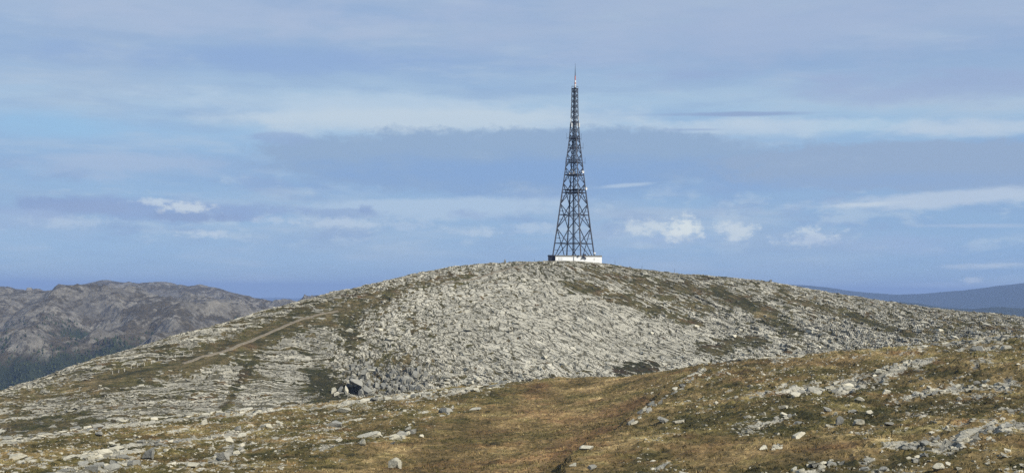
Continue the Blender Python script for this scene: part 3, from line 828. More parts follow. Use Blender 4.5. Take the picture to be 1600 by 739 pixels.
OUT = [  # line, n, (w, h) px, grey share, name label, tilt
    ([(112, 712), (150, 703), (190, 695), (222, 689)], 8, (30, 8), .1, 'long pale ledge rising to the right in the lower left', -.25),
    ([(128, 717), (155, 714), (176, 709), (192, 702)], 7, (24, 11), .1, 'broken white blocks along the front of the long pale ledge', -.15),
    ([(70, 739), (110, 731), (150, 727), (205, 718)], 9, (30, 13), .9, 'dark grey hump of bedrock at the bottom left', -.2),
    ([(2, 690), (40, 683), (90, 675), (130, 668), (180, 661)], 22, (26, 8), .15, 'left stretch of the white rock band along the rim', -.1),
    ([(190, 660), (240, 653), (300, 647), (360, 644), (420, 641)], 24, (26, 7), .1, 'right stretch of the white rock band along the rim', -.05),
    ([(232, 694), (270, 687), (300, 683)], 8, (18, 8), .8, 'low grey rock row between the pale ledge and the rim', -.15),
    ([(330, 718), (352, 708), (380, 696)], 7, (18, 9), .6, 'grey rock pile left of the middle, close to the bottom', -.3),
    ([(606, 688), (625, 680), (645, 671)], 9, (22, 12), .5, 'jagged grey outcrop in the stony left moor near the hollow', -.25),
    ([(560, 628), (600, 622), (640, 617)], 14, (18, 6), .4, 'stony rim rocks below the grey cliff', 0),
    ([(645, 617), (690, 611), (740, 606), (785, 600)], 18, (17, 6), .4, 'stony rim rocks above the big rounded grey boulder', 0),
    ([(985, 663), (995, 652), (1012, 640), (1030, 628)], 10, (15, 9), .6, 'dark ledge along the right side of the grassy hollow', -.5),
    ([(1036, 622), (1060, 606), (1095, 580)], 9, (14, 7), .5, 'upper end of the ledge where hollow meets hill', -.5),
    ([(1245, 616), (1270, 608), (1295, 607), (1320, 602), (1338, 606)], 20, (18, 9), .2, 'big white broken outcrop in the middle of the right moor', -.1),
    ([(1366, 584), (1380, 576), (1405, 570), (1438, 564)], 16, (13, 7), .3, 'heap of pale stones high on the right moor', -.15),
    ([(1442, 617), (1465, 613), (1490, 608)], 9, (20, 8), .6, 'grey left part of the long rock rib on the right', -.2),
    ([(1495, 605), (1520, 602), (1550, 600), (1580, 601)], 10, (17, 9), .1, 'white right part of the long rock rib', -.1),
    ([(1154, 682), (1170, 672), (1190, 665), (1215, 655), (1245, 646)], 15, (13, 7), .3, 'stone row rising through brown heath left of the tilted block', -.25),
    ([(1242, 734), (1265, 728), (1290, 722), (1316, 719)], 10, (20, 9), .2, 'pale outcrop at the bottom of the right moor', -.25),
    ([(1412, 698), (1435, 694), (1462, 688)], 8, (19, 8), .6, 'low grey outcrop beside the thin pale slab', -.2),
    ([(1482, 700), (1505, 688), (1530, 678)], 10, (20, 10), .7, 'grey slab pile at the lower right', -.4),
    ([(1535, 675), (1570, 668), (1605, 662)], 8, (18, 6), .6, 'rock strip running off the lower right edge', -.15),
    ([(1440, 541), (1480, 536), (1530, 530), (1600, 525)], 20, (14, 5), .5, 'stones along the right skyline rim of the moor', 0),
    ([(1210, 701), (1222, 694)], 4, (9, 6), .3, 'tight group of small stones by the low pale pair', 0),
    ([(1420, 720), (1440, 712), (1452, 706)], 6, (16, 7), .4, 'pale rocks above the pinkish boulder', -.2),
    ([(1575, 646), (1602, 640)], 4, (16, 6), .5, 'rock group at the right edge above the rock strip', -.1),
    ([(1105, 566), (1150, 561), (1200, 557), (1250, 556)], 16, (13, 5), .4, 'stones on the rim between hollow and right moor', 0),
]
for q, (ln, cnt, (w, h), gs, lab, tl) in enumerate(OUT):
    cnt = int(cnt * 1.5); w *= .66; h *= .68
    mid_ = ln[len(ln) // 2]
    ex, ey, ez = FO.hit(mid_[0], mid_[1], 85, 330)
    root = link('rock_outcrop', None, loc=(ex, ey, ez), label=lab, cat='outcrop', group='outcrops on the moor')
    root.empty_display_size = 0.5
    pa = np.array(ln, float); sg = np.r_[0, np.cumsum(np.hypot(*np.diff(pa, axis=0).T))]
    for j in range(cnt):
        t = sg[-1] * (j + random.uniform(.1, .9)) / cnt
        px = np.interp(t, sg, pa[:, 0]) + random.gauss(0, w * .2); py = np.interp(t, sg, pa[:, 1]) + random.gauss(0, h * .45)
        s = random.uniform(.55, 1.25) * (1.15 if j % 3 == 0 else .9)
        o = link('rock_slab', SLAB_ME[1 if random.random() < gs else 0][random.randrange(14)], root)
        place_rock(o, px, py, w * s, h * s * random.uniform(.7, 1.1), tilt=tl * random.uniform(.4, 1.2), deep=random.uniform(.6, 1.1), sink=0.48)
        o.location = Vector(o.location) - root.location

def scatter(name, xs, ys, fld, size, aspect, strike, mat, parent=None, lift=0.0, tilt=0.25, sink=0.3, sub=1, label=None, cat=None):
    """many small angular stones joined to one piece of ground cover"""
    n_ = len(xs)
    shapes = [rock_shape(500 + i, sub, 7, rough=0.0, blocky=i % 2 == 0) for i in range(10)]
    zz = fld.at(xs, ys)
    cos_, tone_, fc = [], [], []
    base = 0
    which = RNG.integers(0, 10, n_)
    for k in range(10):
        ii = np.nonzero(which == k)[0]
        v, f = shapes[k]
        m_ = len(ii)
        sx = size[ii]; sy = sx * aspect[0] * RNG.uniform(.6, 1.3, m_); sz = sx * aspect[1] * RNG.uniform(.6, 1.4, m_)
        p = v[None] * 0.5 * np.stack([sx, sy, sz], -1)[:, None, :]
        ty = RNG.normal(0, tilt, m_); tx = RNG.normal(-lift, tilt, m_)
        c, s = np.cos(ty)[:, None], np.sin(ty)[:, None]
        x, y, z_ = p[..., 0] * c + p[..., 2] * s, p[..., 1], -p[..., 0] * s + p[..., 2] * c
        c, s = np.cos(tx)[:, None], np.sin(tx)[:, None]
        y, z_ = y * c - z_ * s, y * s + z_ * c
        a = strike[ii] + RNG.normal(0, .18, m_); c, s = np.cos(a)[:, None], np.sin(a)[:, None]
        x, y = x * c - y * s, x * s + y * c
        co = np.stack([x + xs[ii][:, None], y + ys[ii][:, None], z_ + (zz[ii] + sz * (.5 - sink))[:, None]], -1)
        fc.append((f[None] + (np.arange(m_) * len(v))[:, None, None] + base).reshape(-1, 3))
        base += m_ * len(v)
        cos_.append(co.reshape(-1, 3)); tone_.append(np.repeat(RNG.uniform(.2, 1.0, m_), len(v)))
    me = raw_mesh(name, np.concatenate(cos_), np.concatenate(fc), mat, {'tone': np.concatenate(tone_)})
    return link(name, me, parent, kind='stuff', label=label, cat=cat)
ICO[0] = None
def ico0():
    import bmesh
    bm = bmesh.new(); bmesh.ops.create_icosphere(bm, subdivisions=1, radius=1.0)
    v = np.array([w.co[:] for w in bm.verts]); f = np.array([[w.index for w in p.verts] for p in bm.faces]); bm.free()
    return v, f
ICO[1] = ico0(); ICO[0] = None          # 12 corners, 20 faces

# loose stones on the moor
n0 = 120000
ys = RNG.uniform(98, 312, n0) ; xs = RNG.uniform(-.41, .41, n0) * ys
rkv = FO.at(xs, ys, FROCK); mv = FO.at(xs, ys, FMIRE)
keep = (RNG.random(n0) < np.clip((rkv - 0.10) * 1.8, 0.04, 1)) & (mv < 0.35) & (RNG.random(n0) < (ys / 312) ** 1.0)
xs, ys = xs[keep][:24000], ys[keep][:24000]
size = np.clip(RNG.lognormal(-1.2, .5, len(xs)), .12, 1.3)
scatter('loose_stones', xs, ys, FO, size, (.7, .45), np.full(len(xs), 1.1), M_STONE, sink=.5, label='small pale stones strewn over the brown moor', cat='stones')

# slabs breaking out of the hill
def strike_at(x): return np.arctan2(-np.interp(x, gx, gp), 1.0)
n0 = 90000
ys = RNG.uniform(455, 668, n0); xs = RNG.uniform(-.39, .39, n0) * ys
vv = H.at(xs, ys, HVEG)
near_t = seg_dist(xs, ys, track_line) < 3.5
near_b = np.hypot((xs - BLD[0]) / 17, (ys - 664) / 14) < 1
keep = (~near_t) & (~near_b) & (RNG.random(n0) < np.where(vv > .62, .10, .55))
xs, ys = xs[keep], ys[keep]
dens = np.clip(1.0 - .93 * H.at(xs, ys, slabby), 0, 1)
k = RNG.random(len(xs)) < dens
xs, ys = xs[k][:22000], ys[k][:22000]
size = np.clip(RNG.lognormal(.22, .42, len(xs)), .5, 3.2) * np.where(xs < -60, .85, 1.0) * (1 - .38 * sm(ys, 575, 625))
order = np.argsort(-size)
big, rest = order[:240], order[240:]
scatter('rock_slabs', xs[rest], ys[rest], H, size[rest], (.45, .20), strike_at(xs[rest]), M_STONE, hill, lift=.3, tilt=.16, sink=.25)
for i in big:
    o = link('rock_slab', SLAB_ME[0][random.randrange(14)], hill)
    s = float(size[i])
    o.scale = (s * 1.25, s * .7, s * .38)
    o.location = (xs[i], ys[i], float(H.at(xs[i], ys[i])) + s * .06)
    o.rotation_euler = (random.gauss(-.2, .12), random.gauss(0, .12), float(strike_at(xs[i])) + random.gauss(0, .25))

# grass tufts on the moor
n0 = 90000
ys = RNG.uniform(97, 300, n0); xs = RNG.uniform(-.40, .40, n0) * ys
keep = (FO.at(xs, ys, FROCK) < 0.46) & (RNG.random(n0) < (ys / 300))
xs, ys = xs[keep][:38000], ys[keep][:38000]
def grass(xs, ys):
    n_ = len(xs); nb = 5
    zz = FO.at(xs, ys); hu = FO.at(xs, ys, FHUE)
    clump = fbm(xs / 3, ys / 3, 3, 300)
    hgt = np.clip(0.26 + clump * .26 + RNG.normal(0, .05, n_), .07, .5)
    a = RNG.uniform(0, 6.28, (n_, nb)); r = RNG.uniform(0, .16, (n_, nb)); lean = RNG.uniform(.1, .6, (n_, nb))
    h = hgt[:, None] * RNG.uniform(.6, 1.15, (n_, nb)); w = .06
    ox = xs[:, None] + r * np.cos(a); oy = ys[:, None] + r * np.sin(a); oz = zz[:, None] - .05 + 0 * a
    b = RNG.uniform(0, 6.28, (n_, nb))
    p0 = np.stack([ox - np.cos(b) * w, oy - np.sin(b) * w, oz], -1); p1 = np.stack([ox + np.cos(b) * w, oy + np.sin(b) * w, oz], -1)
    p2 = np.stack([ox + np.cos(a) * lean * h, oy + np.sin(a) * lean * h, oz + h], -1)
    co = np.stack([p0, p1, p2], 2).reshape(-1, 3)
    hue_ = np.repeat(np.clip(hu + .06 + clump * .25 + RNG.normal(0, .07, n_), 0, 1), nb * 3)
    link('grass', raw_mesh('grass', co, np.arange(len(co)).reshape(-1, 3), M_GRASS, {'hue': hue_}), kind='stuff',
         label='short autumn grass and heath tufts covering the moor', cat='grass')
grass(xs, ys)

# ------------------------------------------------------------------ mast
MD = 672.0                                   # distance of the mast
MK = MD / F
def mz(py): return P(897, py, MD)[2]
mx = P(896.3, 400, MD)[0]
MAST_Z = float(H.at(mx, MD)) - 0.3
root = link('radio_mast', None, loc=(mx, MD, MAST_Z), label='tall dark steel lattice mast with four legs and antennas on the summit', cat='mast')
def unit_beam():
    co = [(-.5, -.5, 0), (.5, -.5, 0), (.5, .5, 0), (-.5, .5, 0), (-.5, -.5, 1), (.5, -.5, 1), (.5, .5, 1), (-.5, .5, 1)]
    fc = [(0, 3, 2, 1), (4, 5, 6, 7), (0, 1, 5, 4), (1, 2, 6, 5), (2, 3, 7, 6), (3, 0, 4, 7)]
    return {m_: raw_mesh('steel_member', co, fc, m_) for m_ in (M_STEEL, M_STEELD, M_ANT, M_RED, M_POST, M_POSTD)}
BEAM = unit_beam()
def beam(name, a, b, t, mat=M_STEEL, parent=root, t2=None):
    a, b = Vector(a), Vector(b); d = b - a
    o = link(name, BEAM[mat], parent)
    o.rotation_mode = 'QUATERNION'
    o.rotation_quaternion = d.to_track_quat('Z', 'Y')
    t *= .82; o.location = a; o.scale = (t, (t2 or t), d.length)
    return o
def half(py): return float(np.interp(py, [138, 165, 190, 216, 254, 298, 319, 357, 396, 412], [4.7, 5.2, 6.1, 7.9, 12.7, 18.4, 21.2, 26.4, 32.2, 34.6])) * MK
TH = math.atan2(9.35, 32.0)
def corner(i, py):
    R = half(py) / math.cos(TH)
    a = TH + i * math.pi / 2
    return Vector((R * math.cos(a), R * math.sin(a), mz(py) - MAST_Z))
def lerp(a, b, t): return a + (b - a) * t
nodes = [411, 357, 319, 287, 262, 241, 224, 210, 198, 188, 179, 170.5, 162.5, 154.5, 146.5, 139]
for i in range(4):
    lv = [412, 357, 319, 298, 254, 216, 190, 165, 138]
    for a, b in zip(lv[:-1], lv[1:]):
        beam('leg', corner(i, a), corner(i, b), .62 if a > 300 else .46 if a > 210 else .34)
for a, b in zip(nodes[:-1], nodes[1:]):
    mid_ = b + (a - b) * half(b) / (half(a) + half(b))
    big_ = a > 280
    t = .36 if a > 300 else .27 if a > 215 else .17
    for i in range(4):
        j = (i + 1) % 4
        beam('brace', corner(i, a), corner(j, b), t); beam('brace', corner(j, a), corner(i, b), t)
        beam('horizontal_beam', corner(i, mid_), corner(j, mid_), t * 1.15)
        if a > 215:
            # redundant members that stiffen each half panel
            for (lo, hi) in ((a, mid_), (b, mid_)):
                for i1, i2 in ((i, j), (j, i)):
                    for f in ((.33, .66) if big_ else (.5,)):
                        pl = lerp(corner(i1, lo), corner(i1, hi), f)
                        # point on the diagonal at the same height
                        D0, D1 = (corner(i1, a), corner(i2, b)) if lo == a else (corner(i1, b), corner(i2, a))
                        tt = (pl.z - D0.z) / (D1.z - D0.z)
                        beam('stay', pl, lerp(D0, D1, tt), .13)
            beam('stay', lerp(corner(i, mid_), corner(j, mid_), .5), lerp(corner(j, mid_), corner((j + 1) % 4, mid_), .5), .16)
zl = lambda py: mz(py) - MAST_Z
# cable and ladder shaft up the middle
for q, (ox, oy) in enumerate(((-.55, -.4), (.55, -.4), (.55, .5), (-.55, .5))):
    beam('shaft_rail', (ox, oy, 0), (ox, oy, zl(140)), .2, M_STEELD)
beam('cable_tray', (-.15, .05, 0), (-.15, .05, zl(141)), .55, M_STEELD, t2=.2)
beam('ladder_rail', (.3, -.45, 0), (.3, -.45, zl(141)), .09, M_STEELD)
for k, py in enumerate(np.arange(404, 142, -5.0)):
    beam('shaft_rung', (-.55, -.4, zl(py)), (.55, -.4, zl(py)), .12, M_STEELD)
    if k % 2 == 0: beam('shaft_rung', (.55, -.4, zl(py)), (.55, .5, zl(py)), .12, M_STEELD)
def platform(py, grow, rail=False):
    h = half(py) * grow
    z_ = zl(py)
    c_ = [Vector((h / math.cos(TH) * math.cos(TH + i * math.pi / 2), h / math.cos(TH) * math.sin(TH + i * math.pi / 2), z_)) for i in range(4)]
    for i in range(4):
        beam('platform_edge', c_[i], c_[(i + 1) % 4], .3)
        if rail:
            beam('handrail', c_[i] + Vector((0, 0, 1.1)), c_[(i + 1) % 4] + Vector((0, 0, 1.1)), .12)
            beam('handrail_post', c_[i], c_[i] + Vector((0, 0, 1.1)), .12)
    me = raw_mesh('platform_deck', [tuple(c * .98) for c in c_] if False else [(c.x * .97, c.y * .97, z_ + .05) for c in c_] + [(c.x * .97, c.y * .97, z_ - .05) for c in c_],
                  [(0, 1, 2, 3), (7, 6, 5, 4), (0, 4, 5, 1), (1, 5, 6, 2), (2, 6, 7, 3), (3, 7, 4, 0)], M_STEEL)
    link('platform_deck', me, root)
platform(274, 1.0, True); platform(301, 1.0); platform(297, 1.0); platform(217, 1.08, True); platform(191, 1.0); platform(139, 1.1, True); platform(254, .98)
def cyl(n_=10, r0=.5, r1=.5):
    a = np.arange(n_) * 2 * np.pi / n_
    co = np.concatenate([np.stack([r0 * np.cos(a), r0 * np.sin(a), 0 * a], -1), np.stack([r1 * np.cos(a), r1 * np.sin(a), 0 * a + 1], -1), [[0, 0, 0], [0, 0, 1]]])
    f = []
    for i in range(n_):
        j = (i + 1) % n_
        f += [(i, j, n_ + j), (i, n_ + j, n_ + i), (j, i, 2 * n_), (n_ + i, n_ + j, 2 * n_ + 1)]
    return co, f
def cylo(name, mat, base, r, h, parent, r1=None, rot=None):
    co, f = cyl(12, 1, 1 if r1 is None else r1 / r)
    o = link(name, raw_mesh(name, co * np.array([r, r, h]), f, mat, smooth=False), parent)
    o.location = base
    if rot: o.rotation_euler = rot
    return o
# top antenna
cylo('top_mast_foot', M_STEEL, (0, 0, zl(140)), .35, zl(136) - zl(140), root)
cylo('antenna_radome', M_ANT, (0.15, 0, zl(137)), .38, zl(126) - zl(137), root)
cylo('antenna_collar', M_RED, (0.15, 0, zl(131.5)), .4, zl(129.5) - zl(131.5), root)
cylo('antenna_sleeve', M_RED, (0.1, 0, zl(126)), .27, zl(119) - zl(126), root)
cylo('antenna_pole', M_STEEL, (0.1, 0, zl(119)), .2, zl(109) - zl(119), root, .12)
cylo('antenna_spike', M_STEELD, (0.1, 0, zl(109)), .1, zl(99) - zl(109), root, .03)
def dish(px, py, r, az_deg, mat=M_ANT, parent=root):
    n_, rings = 14, 4
    co = [(0, 0, -.35 * r)]
    for k in range(1, rings + 1):
        q = k / rings
        for i in range(n_):
            a = 2 * math.pi * i / n_
            co.append((r * q * math.cos(a), r * q * math.sin(a), -.35 * r + .3 * r * q * q))
    o0 = len(co); co.append((0, 0, -.5 * r))
    f = [(0, 1 + i, 1 + (i + 1) % n_) for i in range(n_)]
    for k in range(rings - 1):
        for i in range(n_):
            a, b = 1 + k * n_ + i, 1 + k * n_ + (i + 1) % n_
            f += [(a, a + n_, b + n_), (a, b + n_, b)]
    for i in range(n_): f.append((1 + (rings - 1) * n_ + (i + 1) % n_, 1 + (rings - 1) * n_ + i, o0))
    d = link('dish_antenna', raw_mesh('dish_antenna', co, f, mat, smooth=False), parent)
    dx = P(px, py, MD)[0] - mx
    d.location = (dx, -abs(half(py)) * .45, zl(py))
    d.rotation_euler = (math.radians(90), 0, math.radians(az_deg))
    bk = beam('dish_bracket', (dx, -half(py) * .45, zl(py)), (dx * .7, 0, zl(py) - .4), .14)
dish(894, 266, .6, -30); dish(911, 269, .65, 35); dish(891.5, 272, .75, 15); dish(897, 271, .65, 0); dish(916, 295, .7, 50); dish(889, 330, .6, -20)
def panel(px, py, w, h, dy=-1.2):
    dx = P(px, py, MD)[0] - mx
    o = link('panel_antenna', BEAM[M_ANT], root)
    o.location = (dx, dy, zl(py + h / 2)); o.scale = (w * MK, .3, h * MK)
for a in ((893.5, 196, 1.9, 6), (891.8, 189, 1.0, 7), (905.2, 196, 1.7, 6), (901.6, 196, 1.0, 5), (904, 186, .8, 6)): panel(*a)
# outrigger arms with whip antennas
for (p0, p1, py) in ((885.5, 892, 216), (904, 908, 217), (883.5, 888, 254), (909, 914, 254), (906, 911, 231)):
    a = Vector((P(p0, py, MD)[0] - mx, -.5, zl(py))); b = Vector((P(p1, py, MD)[0] - mx, -.5, zl(py)))
    beam('outrigger', a, b, .16)
    e = a if abs(a.x) > abs(b.x) else b
    beam('whip_antenna', e - Vector((0, 0, .8)), e + Vector((0, 0, 2.4)), .13)

# ------------------------------------------------------------------ building on the summit
def box_mesh(name, x0, x1, y0, y1, z0, z1, mat):
    co = [(x0, y0, z0), (x1, y0, z0), (x1, y1, z0), (x0, y1, z0), (x0, y0, z1), (x1, y0, z1), (x1, y1, z1), (x0, y1, z1)]
    return raw_mesh(name, co, [(0, 3, 2, 1), (4, 5, 6, 7), (0, 1, 5, 4), (1, 2, 6, 5), (2, 3, 7, 6), (3, 0, 4, 7)], mat)
BD = 655.0
bl = Vector(P(867.5, 409, BD)); brr = Vector(P(939.5, 411, BD - 2))
BW = (Vector((brr.x, brr.y, 0)) - Vector((bl.x, bl.y, 0))).length
gz0 = min(float(H.at(bl.x, bl.y)), float(H.at(brr.x, brr.y)))
top = P(900, 399.0, BD)[2]
bld = link('transmitter_building', None, loc=(bl.x, bl.y, gz0), label='low flat-roofed white building with dark left end under the mast', cat='building')
bld.rotation_euler = (0, 0, math.atan2(brr.y - bl.y, brr.x - bl.x) + math.radians(0))
hgt = top - gz0
DEP = 7.0
EX = 4.3    # the dark annex on the left
def bpart(name, *a, mat, parent=None):
    return link(name, box_mesh(name, *a, mat), parent or bld)
bpart('white_wall', 0, BW, 0, DEP, -1.6, hgt - .55, mat=M_WHITE)
an = bpart('dark_annex', -3.4, -.02, .9, DEP + 1.5, -1.6, hgt - .5, mat=M_DARKCLAD)
bpart('fascia', -.15, BW + .15, -.15, DEP + .15, hgt - .55, hgt, mat=M_ROOFG)
bpart('annex_roof', -3.6, -.16, .7, DEP + 1.7, hgt - .5, hgt + .12, mat=M_DARKCLAD)
for wx_ in (1.5, 2.6):
    w_ = bpart('window', wx_, wx_ + .65, -.04, .1, hgt - 2.2, hgt - 1.2, mat=M_ROOFG)
    link('pane', box_mesh('pane', wx_ + .09, wx_ + .56, -.07, .05, hgt - 2.1, hgt - 1.3, M_WHITE), w_)
bpart('downpipe', BW * .395, BW * .395 + .18, -.14, .02, -1.5, hgt - .4, mat=M_DARKCLAD)
bpart('corner_trim', -.03, .12, -.05, .05, -1.5, hgt - .5, mat=M_DARKCLAD)
d_ = bpart('door', BW * .415, BW * .415 + 1.2, -.05, .05, -.9, hgt - .8, mat=M_WHITE)
link('handle', box_mesh('handle', BW * .415 + 1.0, BW * .415 + 1.08, -.12, -.05, .0, .25, M_DARKCLAD), d_)
for a, b, c, e in ((.49, .9, hgt - .75, hgt + .1), (.60, .8, hgt - 1.2, hgt + .5), (.625, .8, hgt - 1.5, hgt - .3), (.58, .35, hgt - 1.7, hgt - .8), (.655, .7, hgt - 1.75, hgt - .95)):
    bpart('wall_box', BW * a, BW * a + b * .5, -.45, -.02, c, e, mat=M_DARKCLAD)
bpart('wall_vent', BW * .84, BW * .84 + .25, -.05, .02, hgt - 2.2, hgt - 1.3, mat=M_ROOFG)
rc = bpart('roof_cabinet', BW * .59, BW * .59 + 1.6, 1.5, 2.6, hgt, hgt + .7, mat=M_DARKCLAD)
rp = bpart('roof_mast', BW * .85, BW * .85 + .1, 2, 2.1, hgt, hgt + 1.0, mat=M_STEEL)
dd = cylo('roof_dish', M_ANT, (BW * .85 + .05, 1.8, hgt + 1.0), .55, .3, bld, .4, (math.radians(75), 0, 0))
bpart('concrete_base', -3.5, BW + .3, -.35, DEP + 1.6, -2.2, -.35, mat=M_ROOFG)

# ------------------------------------------------------------------ small things on the hill
cx, cy, cz = H.hit(789, 409, 560, 720)
cr_ = link('cairn', None, loc=(cx, cy, cz), label='small stone cairn on the skyline left of the building', cat='cairn')
for lvl in range(6):
    r = .62 * (1 - lvl / 7.5); k = max(1, int(5 - lvl * .8))
    for i in range(k):
        a = 6.28 * i / k + lvl
        o = link('stone', SLAB_ME[1][random.randrange(14)], cr_)
        o.location = (math.cos(a) * r * .6 if k > 1 else 0, math.sin(a) * r * .6 if k > 1 else 0, .12 + lvl * .29)
        o.scale = (r * 1.25, r * 1.1, .42); o.rotation_euler = (0, 0, random.uniform(0, 6))
for px, py, h, lab in ((835, 408, 1.4, 'thin pole on the skyline between the cairn and the building'), (961, 410, 1.9, 'thin pole on the skyline just right of the building'),
                       (1003, 418, 1.7, 'thin pole on the skyline, second to the right of the building'), (1054, 424, 1.9, 'thin pole on the skyline, farthest right of the building')):
    x, y, z_ = H.hit(px, py, 560, 720)
    co, f = cyl(8, .07, .05)
    o = link('marker_pole', raw_mesh('marker_pole', co * np.array([1, 1, h + .4]), f, M_POSTD), loc=(x, y, z_ - .4), label=lab, cat='pole', group='poles on the skyline')
posts_px = [(176, 582), (185.5, 580), (194.5, 578), (205, 573.5), (215, 571), (225.5, 569), (236.5, 566), (248, 561), (274, 556), (287, 553), (301, 551)]
ordn = ['lowest', 'second', 'third', 'fourth', 'fifth', 'sixth', 'seventh', 'eighth', 'ninth', 'tenth', 'uppermost']
def post_mesh():
    co, f = cyl(8, .08, .06); co2, f2 = cyl(8, .10, .10)
    return raw_mesh('roadside_post', np.concatenate([co * [1, 1, 1.4], co2 * [1, 1, .12] + [0, 0, 1.25]]), f + [tuple(i + len(co) for i in q) for q in f2], M_POST)
pm = post_mesh()
tl_ = np.array(track_line)
for (px, py), w_ in zip(posts_px, ordn):
    x, y, z_ = H.hit(px, py + 2.5, 400, 700)
    link('roadside_post', pm, loc=(x, y, z_ - .3), label=f'pale post beside the track on the left flank, {w_} of the row', cat='post', group='posts along the track')
o = link('boulder', ROCK_ME[1][4], label='small dark boulder alone on the right skyline of the hill', cat='rock')
x, y, z_ = H.hit(1204, 438, 560, 720); o.location = (x, y, z_ + .3); o.scale = (1.5, 1.2, 1.3)
for px, py, w, h, g, lab in ((520, 611, 10, 9, 0, 'pale boulder at the left of the block pile before the cave'), (531, 609, 9, 9, 1, 'grey boulder in the middle of the block pile before the cave'),
                             (541, 610, 6, 12, 0, 'upright pale pillar stone directly left of the cave mouth'), (564, 612, 8, 9, 1, 'grey upright stone directly right of the cave mouth'),
                             (573, 611, 16, 13, 1, 'grey block right of the cave mouth'), (526, 616, 9, 6, 0, 'low stone in front of the block pile by the cave'),
                             (546, 516, 12, 6, 0, 'flat white slab on the slope high above the cave'), (530, 530, 10, 6, 0, 'cream boulder on the slope left below the flat white slab')):
    o = link('boulder', ROCK_ME[g][random.randrange(14)], label=lab, cat='rock', group='boulders on the hill')
    place_rock(o, px, py, w, h, H, 430, 640, deep=.7)

cl = link('rock_outcrop', None, loc=(cvx + 8, cvy + 8, float(H.at(cvx + 8, cvy + 8))), label='grey broken cliff of upright blocks above and right of the cave', cat='outcrop')
for i in range(120):
    px = random.uniform(548, 668); lo_ = 614 - (px - 548) * .10
    py = lo_ - random.random() ** 1.3 * (46 if px < 610 else 30)
    if abs(px - 553) < 9 and py > 594: continue
    o = link('rock_slab', SLAB_ME[1][random.randrange(14)], cl)
    s_ = random.uniform(.6, 1.3)
    place_rock(o, px, py, 7 * s_, 8 * s_ * random.uniform(.6, 1.2), H, 430, 640, rot=random.uniform(-.8, .8), tilt=random.uniform(-.2, .2), deep=random.uniform(.6, 1.1), sink=.62)
    o.location = Vector(o.location) - cl.location
o = link('boulder', ROCK_ME[1][6], label='overhanging grey block that roofs the dark cave mouth', cat='rock')
zl_ = float(H.at(cvx, cvy - 4.5))
o.location = (cvx + .8, cvy + 2.6, zl_ + 4.2); o.scale = (6.5, 8.5, 2.6); o.rotation_euler = (.05, .28, .2)
# ------------------------------------------------------------------ far mountains
def far_material(name, treeline):
    n = NT(name)
    rockf = n.attr('rock'); wood = n.attr('wood')
    a = n.noise(0.016, 8, 0.7); b = n.noise(0.10, 7, 0.72)
    rk_ = n.ramp(n.math('ADD', n.math('MULTIPLY', a, .5), n.math('MULTIPLY', b, .5)), [(.35, (.05, .046, .038)), (.5, (.112, .104, .085)), (.65, (.22, .205, .17))])
    hv = n.ramp(b, [(.3, (.028, .025, .016)), (.5, (.055, .047, .030)), (.7, (.095, .078, .048))])
    f = n.step(n.math('ADD', rockf, n.math('MULTIPLY', n.math('SUBTRACT', b, .5), .9)), .36, .62)
    c = n.mix(f, hv, rk_)
    wd = n.ramp(b, [(.35, (.010, .016, .009)), (.65, (.028, .036, .016))])
    g = n.step(n.math('ADD', wood, n.math('MULTIPLY', n.math('SUBTRACT', b, .5), 1.2)), .35, .65)
    n.color(n.mix(g, c, wd))
    n.bump(n.math('ADD', n.noise(.02, 8, .65), n.math('MULTIPLY', b, .3)), 14.0)
    return n.m
M_FAR = far_material('mountain_ground', -60)
mp_ = []
near_sil = [(-150, 470, 3050), (-60, 456, 3150), (0, 451, 3200), (60, 449, 3230), (90, 451, 3250), (115, 456, 3250), (150, 464, 3200), (185, 476, 3150), (215, 486, 3120), (260, 494, 3050), (310, 500, 3000), (350, 506, 2950)]
for px, py, d in near_sil:
    x, y, z_ = P(px, py + 8, d); mp_.append((x, y, z_)); mp_.append((x * 1.1, y + 350, z_ - 70))
for q in [(0, 600, 2250), (0, 560, 2400), (0, 520, 2650), (60, 480, 2980), (30, 500, 2800), (100, 580, 2300), (100, 500, 2800), (130, 540, 2500), (200, 520, 2650), (200, 560, 2350), (300, 520, 2600), (-150, 600, 2250), (-150, 520, 2700), (400, 530, 2500), (330, 540, 2350)]:
    mp_.append(P(*q))
far_sil = [(-100, 456, 4500), (60, 457, 4500), (110, 452, 4500), (160, 443, 4550), (200, 444, 4600), (230, 444, 4600), (236, 441, 4600), (247, 439, 4620), (280, 444, 4600), (300, 451, 4550), (325, 462, 4450), (345, 459, 4350), (360, 459, 4330), (385, 464, 4300), (425, 470, 4250), (480, 482, 4200), (560, 500, 4200)]
for px, py, d in far_sil:
    x, y, z_ = P(px, py + 6, d); mp_.append((x, y, z_)); mp_.append((x * 1.1, y + 700, z_ - 180))
for q in [(200, 470, 4000), (260, 478, 3800), (330, 486, 3700), (400, 488, 3750), (250, 488, 3500), (350, 500, 3400), (300, 490, 3560)]:
    mp_.append(P(*q))
mt = TPS(mp_, reg=.02, scale=600)
mgx = np.arange(-2600, -180, 8.0); mgy = np.arange(1950, 5600, 8.5)
X, Y = np.meshgrid(mgx, mgy)
zb = mt(X, Y)
rr = ridged(X / 640 + .3 * fbm(X / 300, Y / 300, 3, 400), Y / 760, 6, 410, .42) - .45
tex = fbm(X / 120, Y / 120, 6, 430, .6)
calm = (1 - .6 * np.exp(-((zb - 5) / 45) ** 2)) * (1 - .75 * sm(X, -950, -720) * sm(Y, 3600, 3900))
z = zb + rr * 115 * calm + tex * 22 * calm + ridged(X / 90, Y / 110, 4, 440) * 8 * calm + (ridged(X / 260 + .4 * tex, Y / 360, 5, 445, .5) - .5) * 36 * calm
pkx, pky, _ = P(247, 439, 4600)
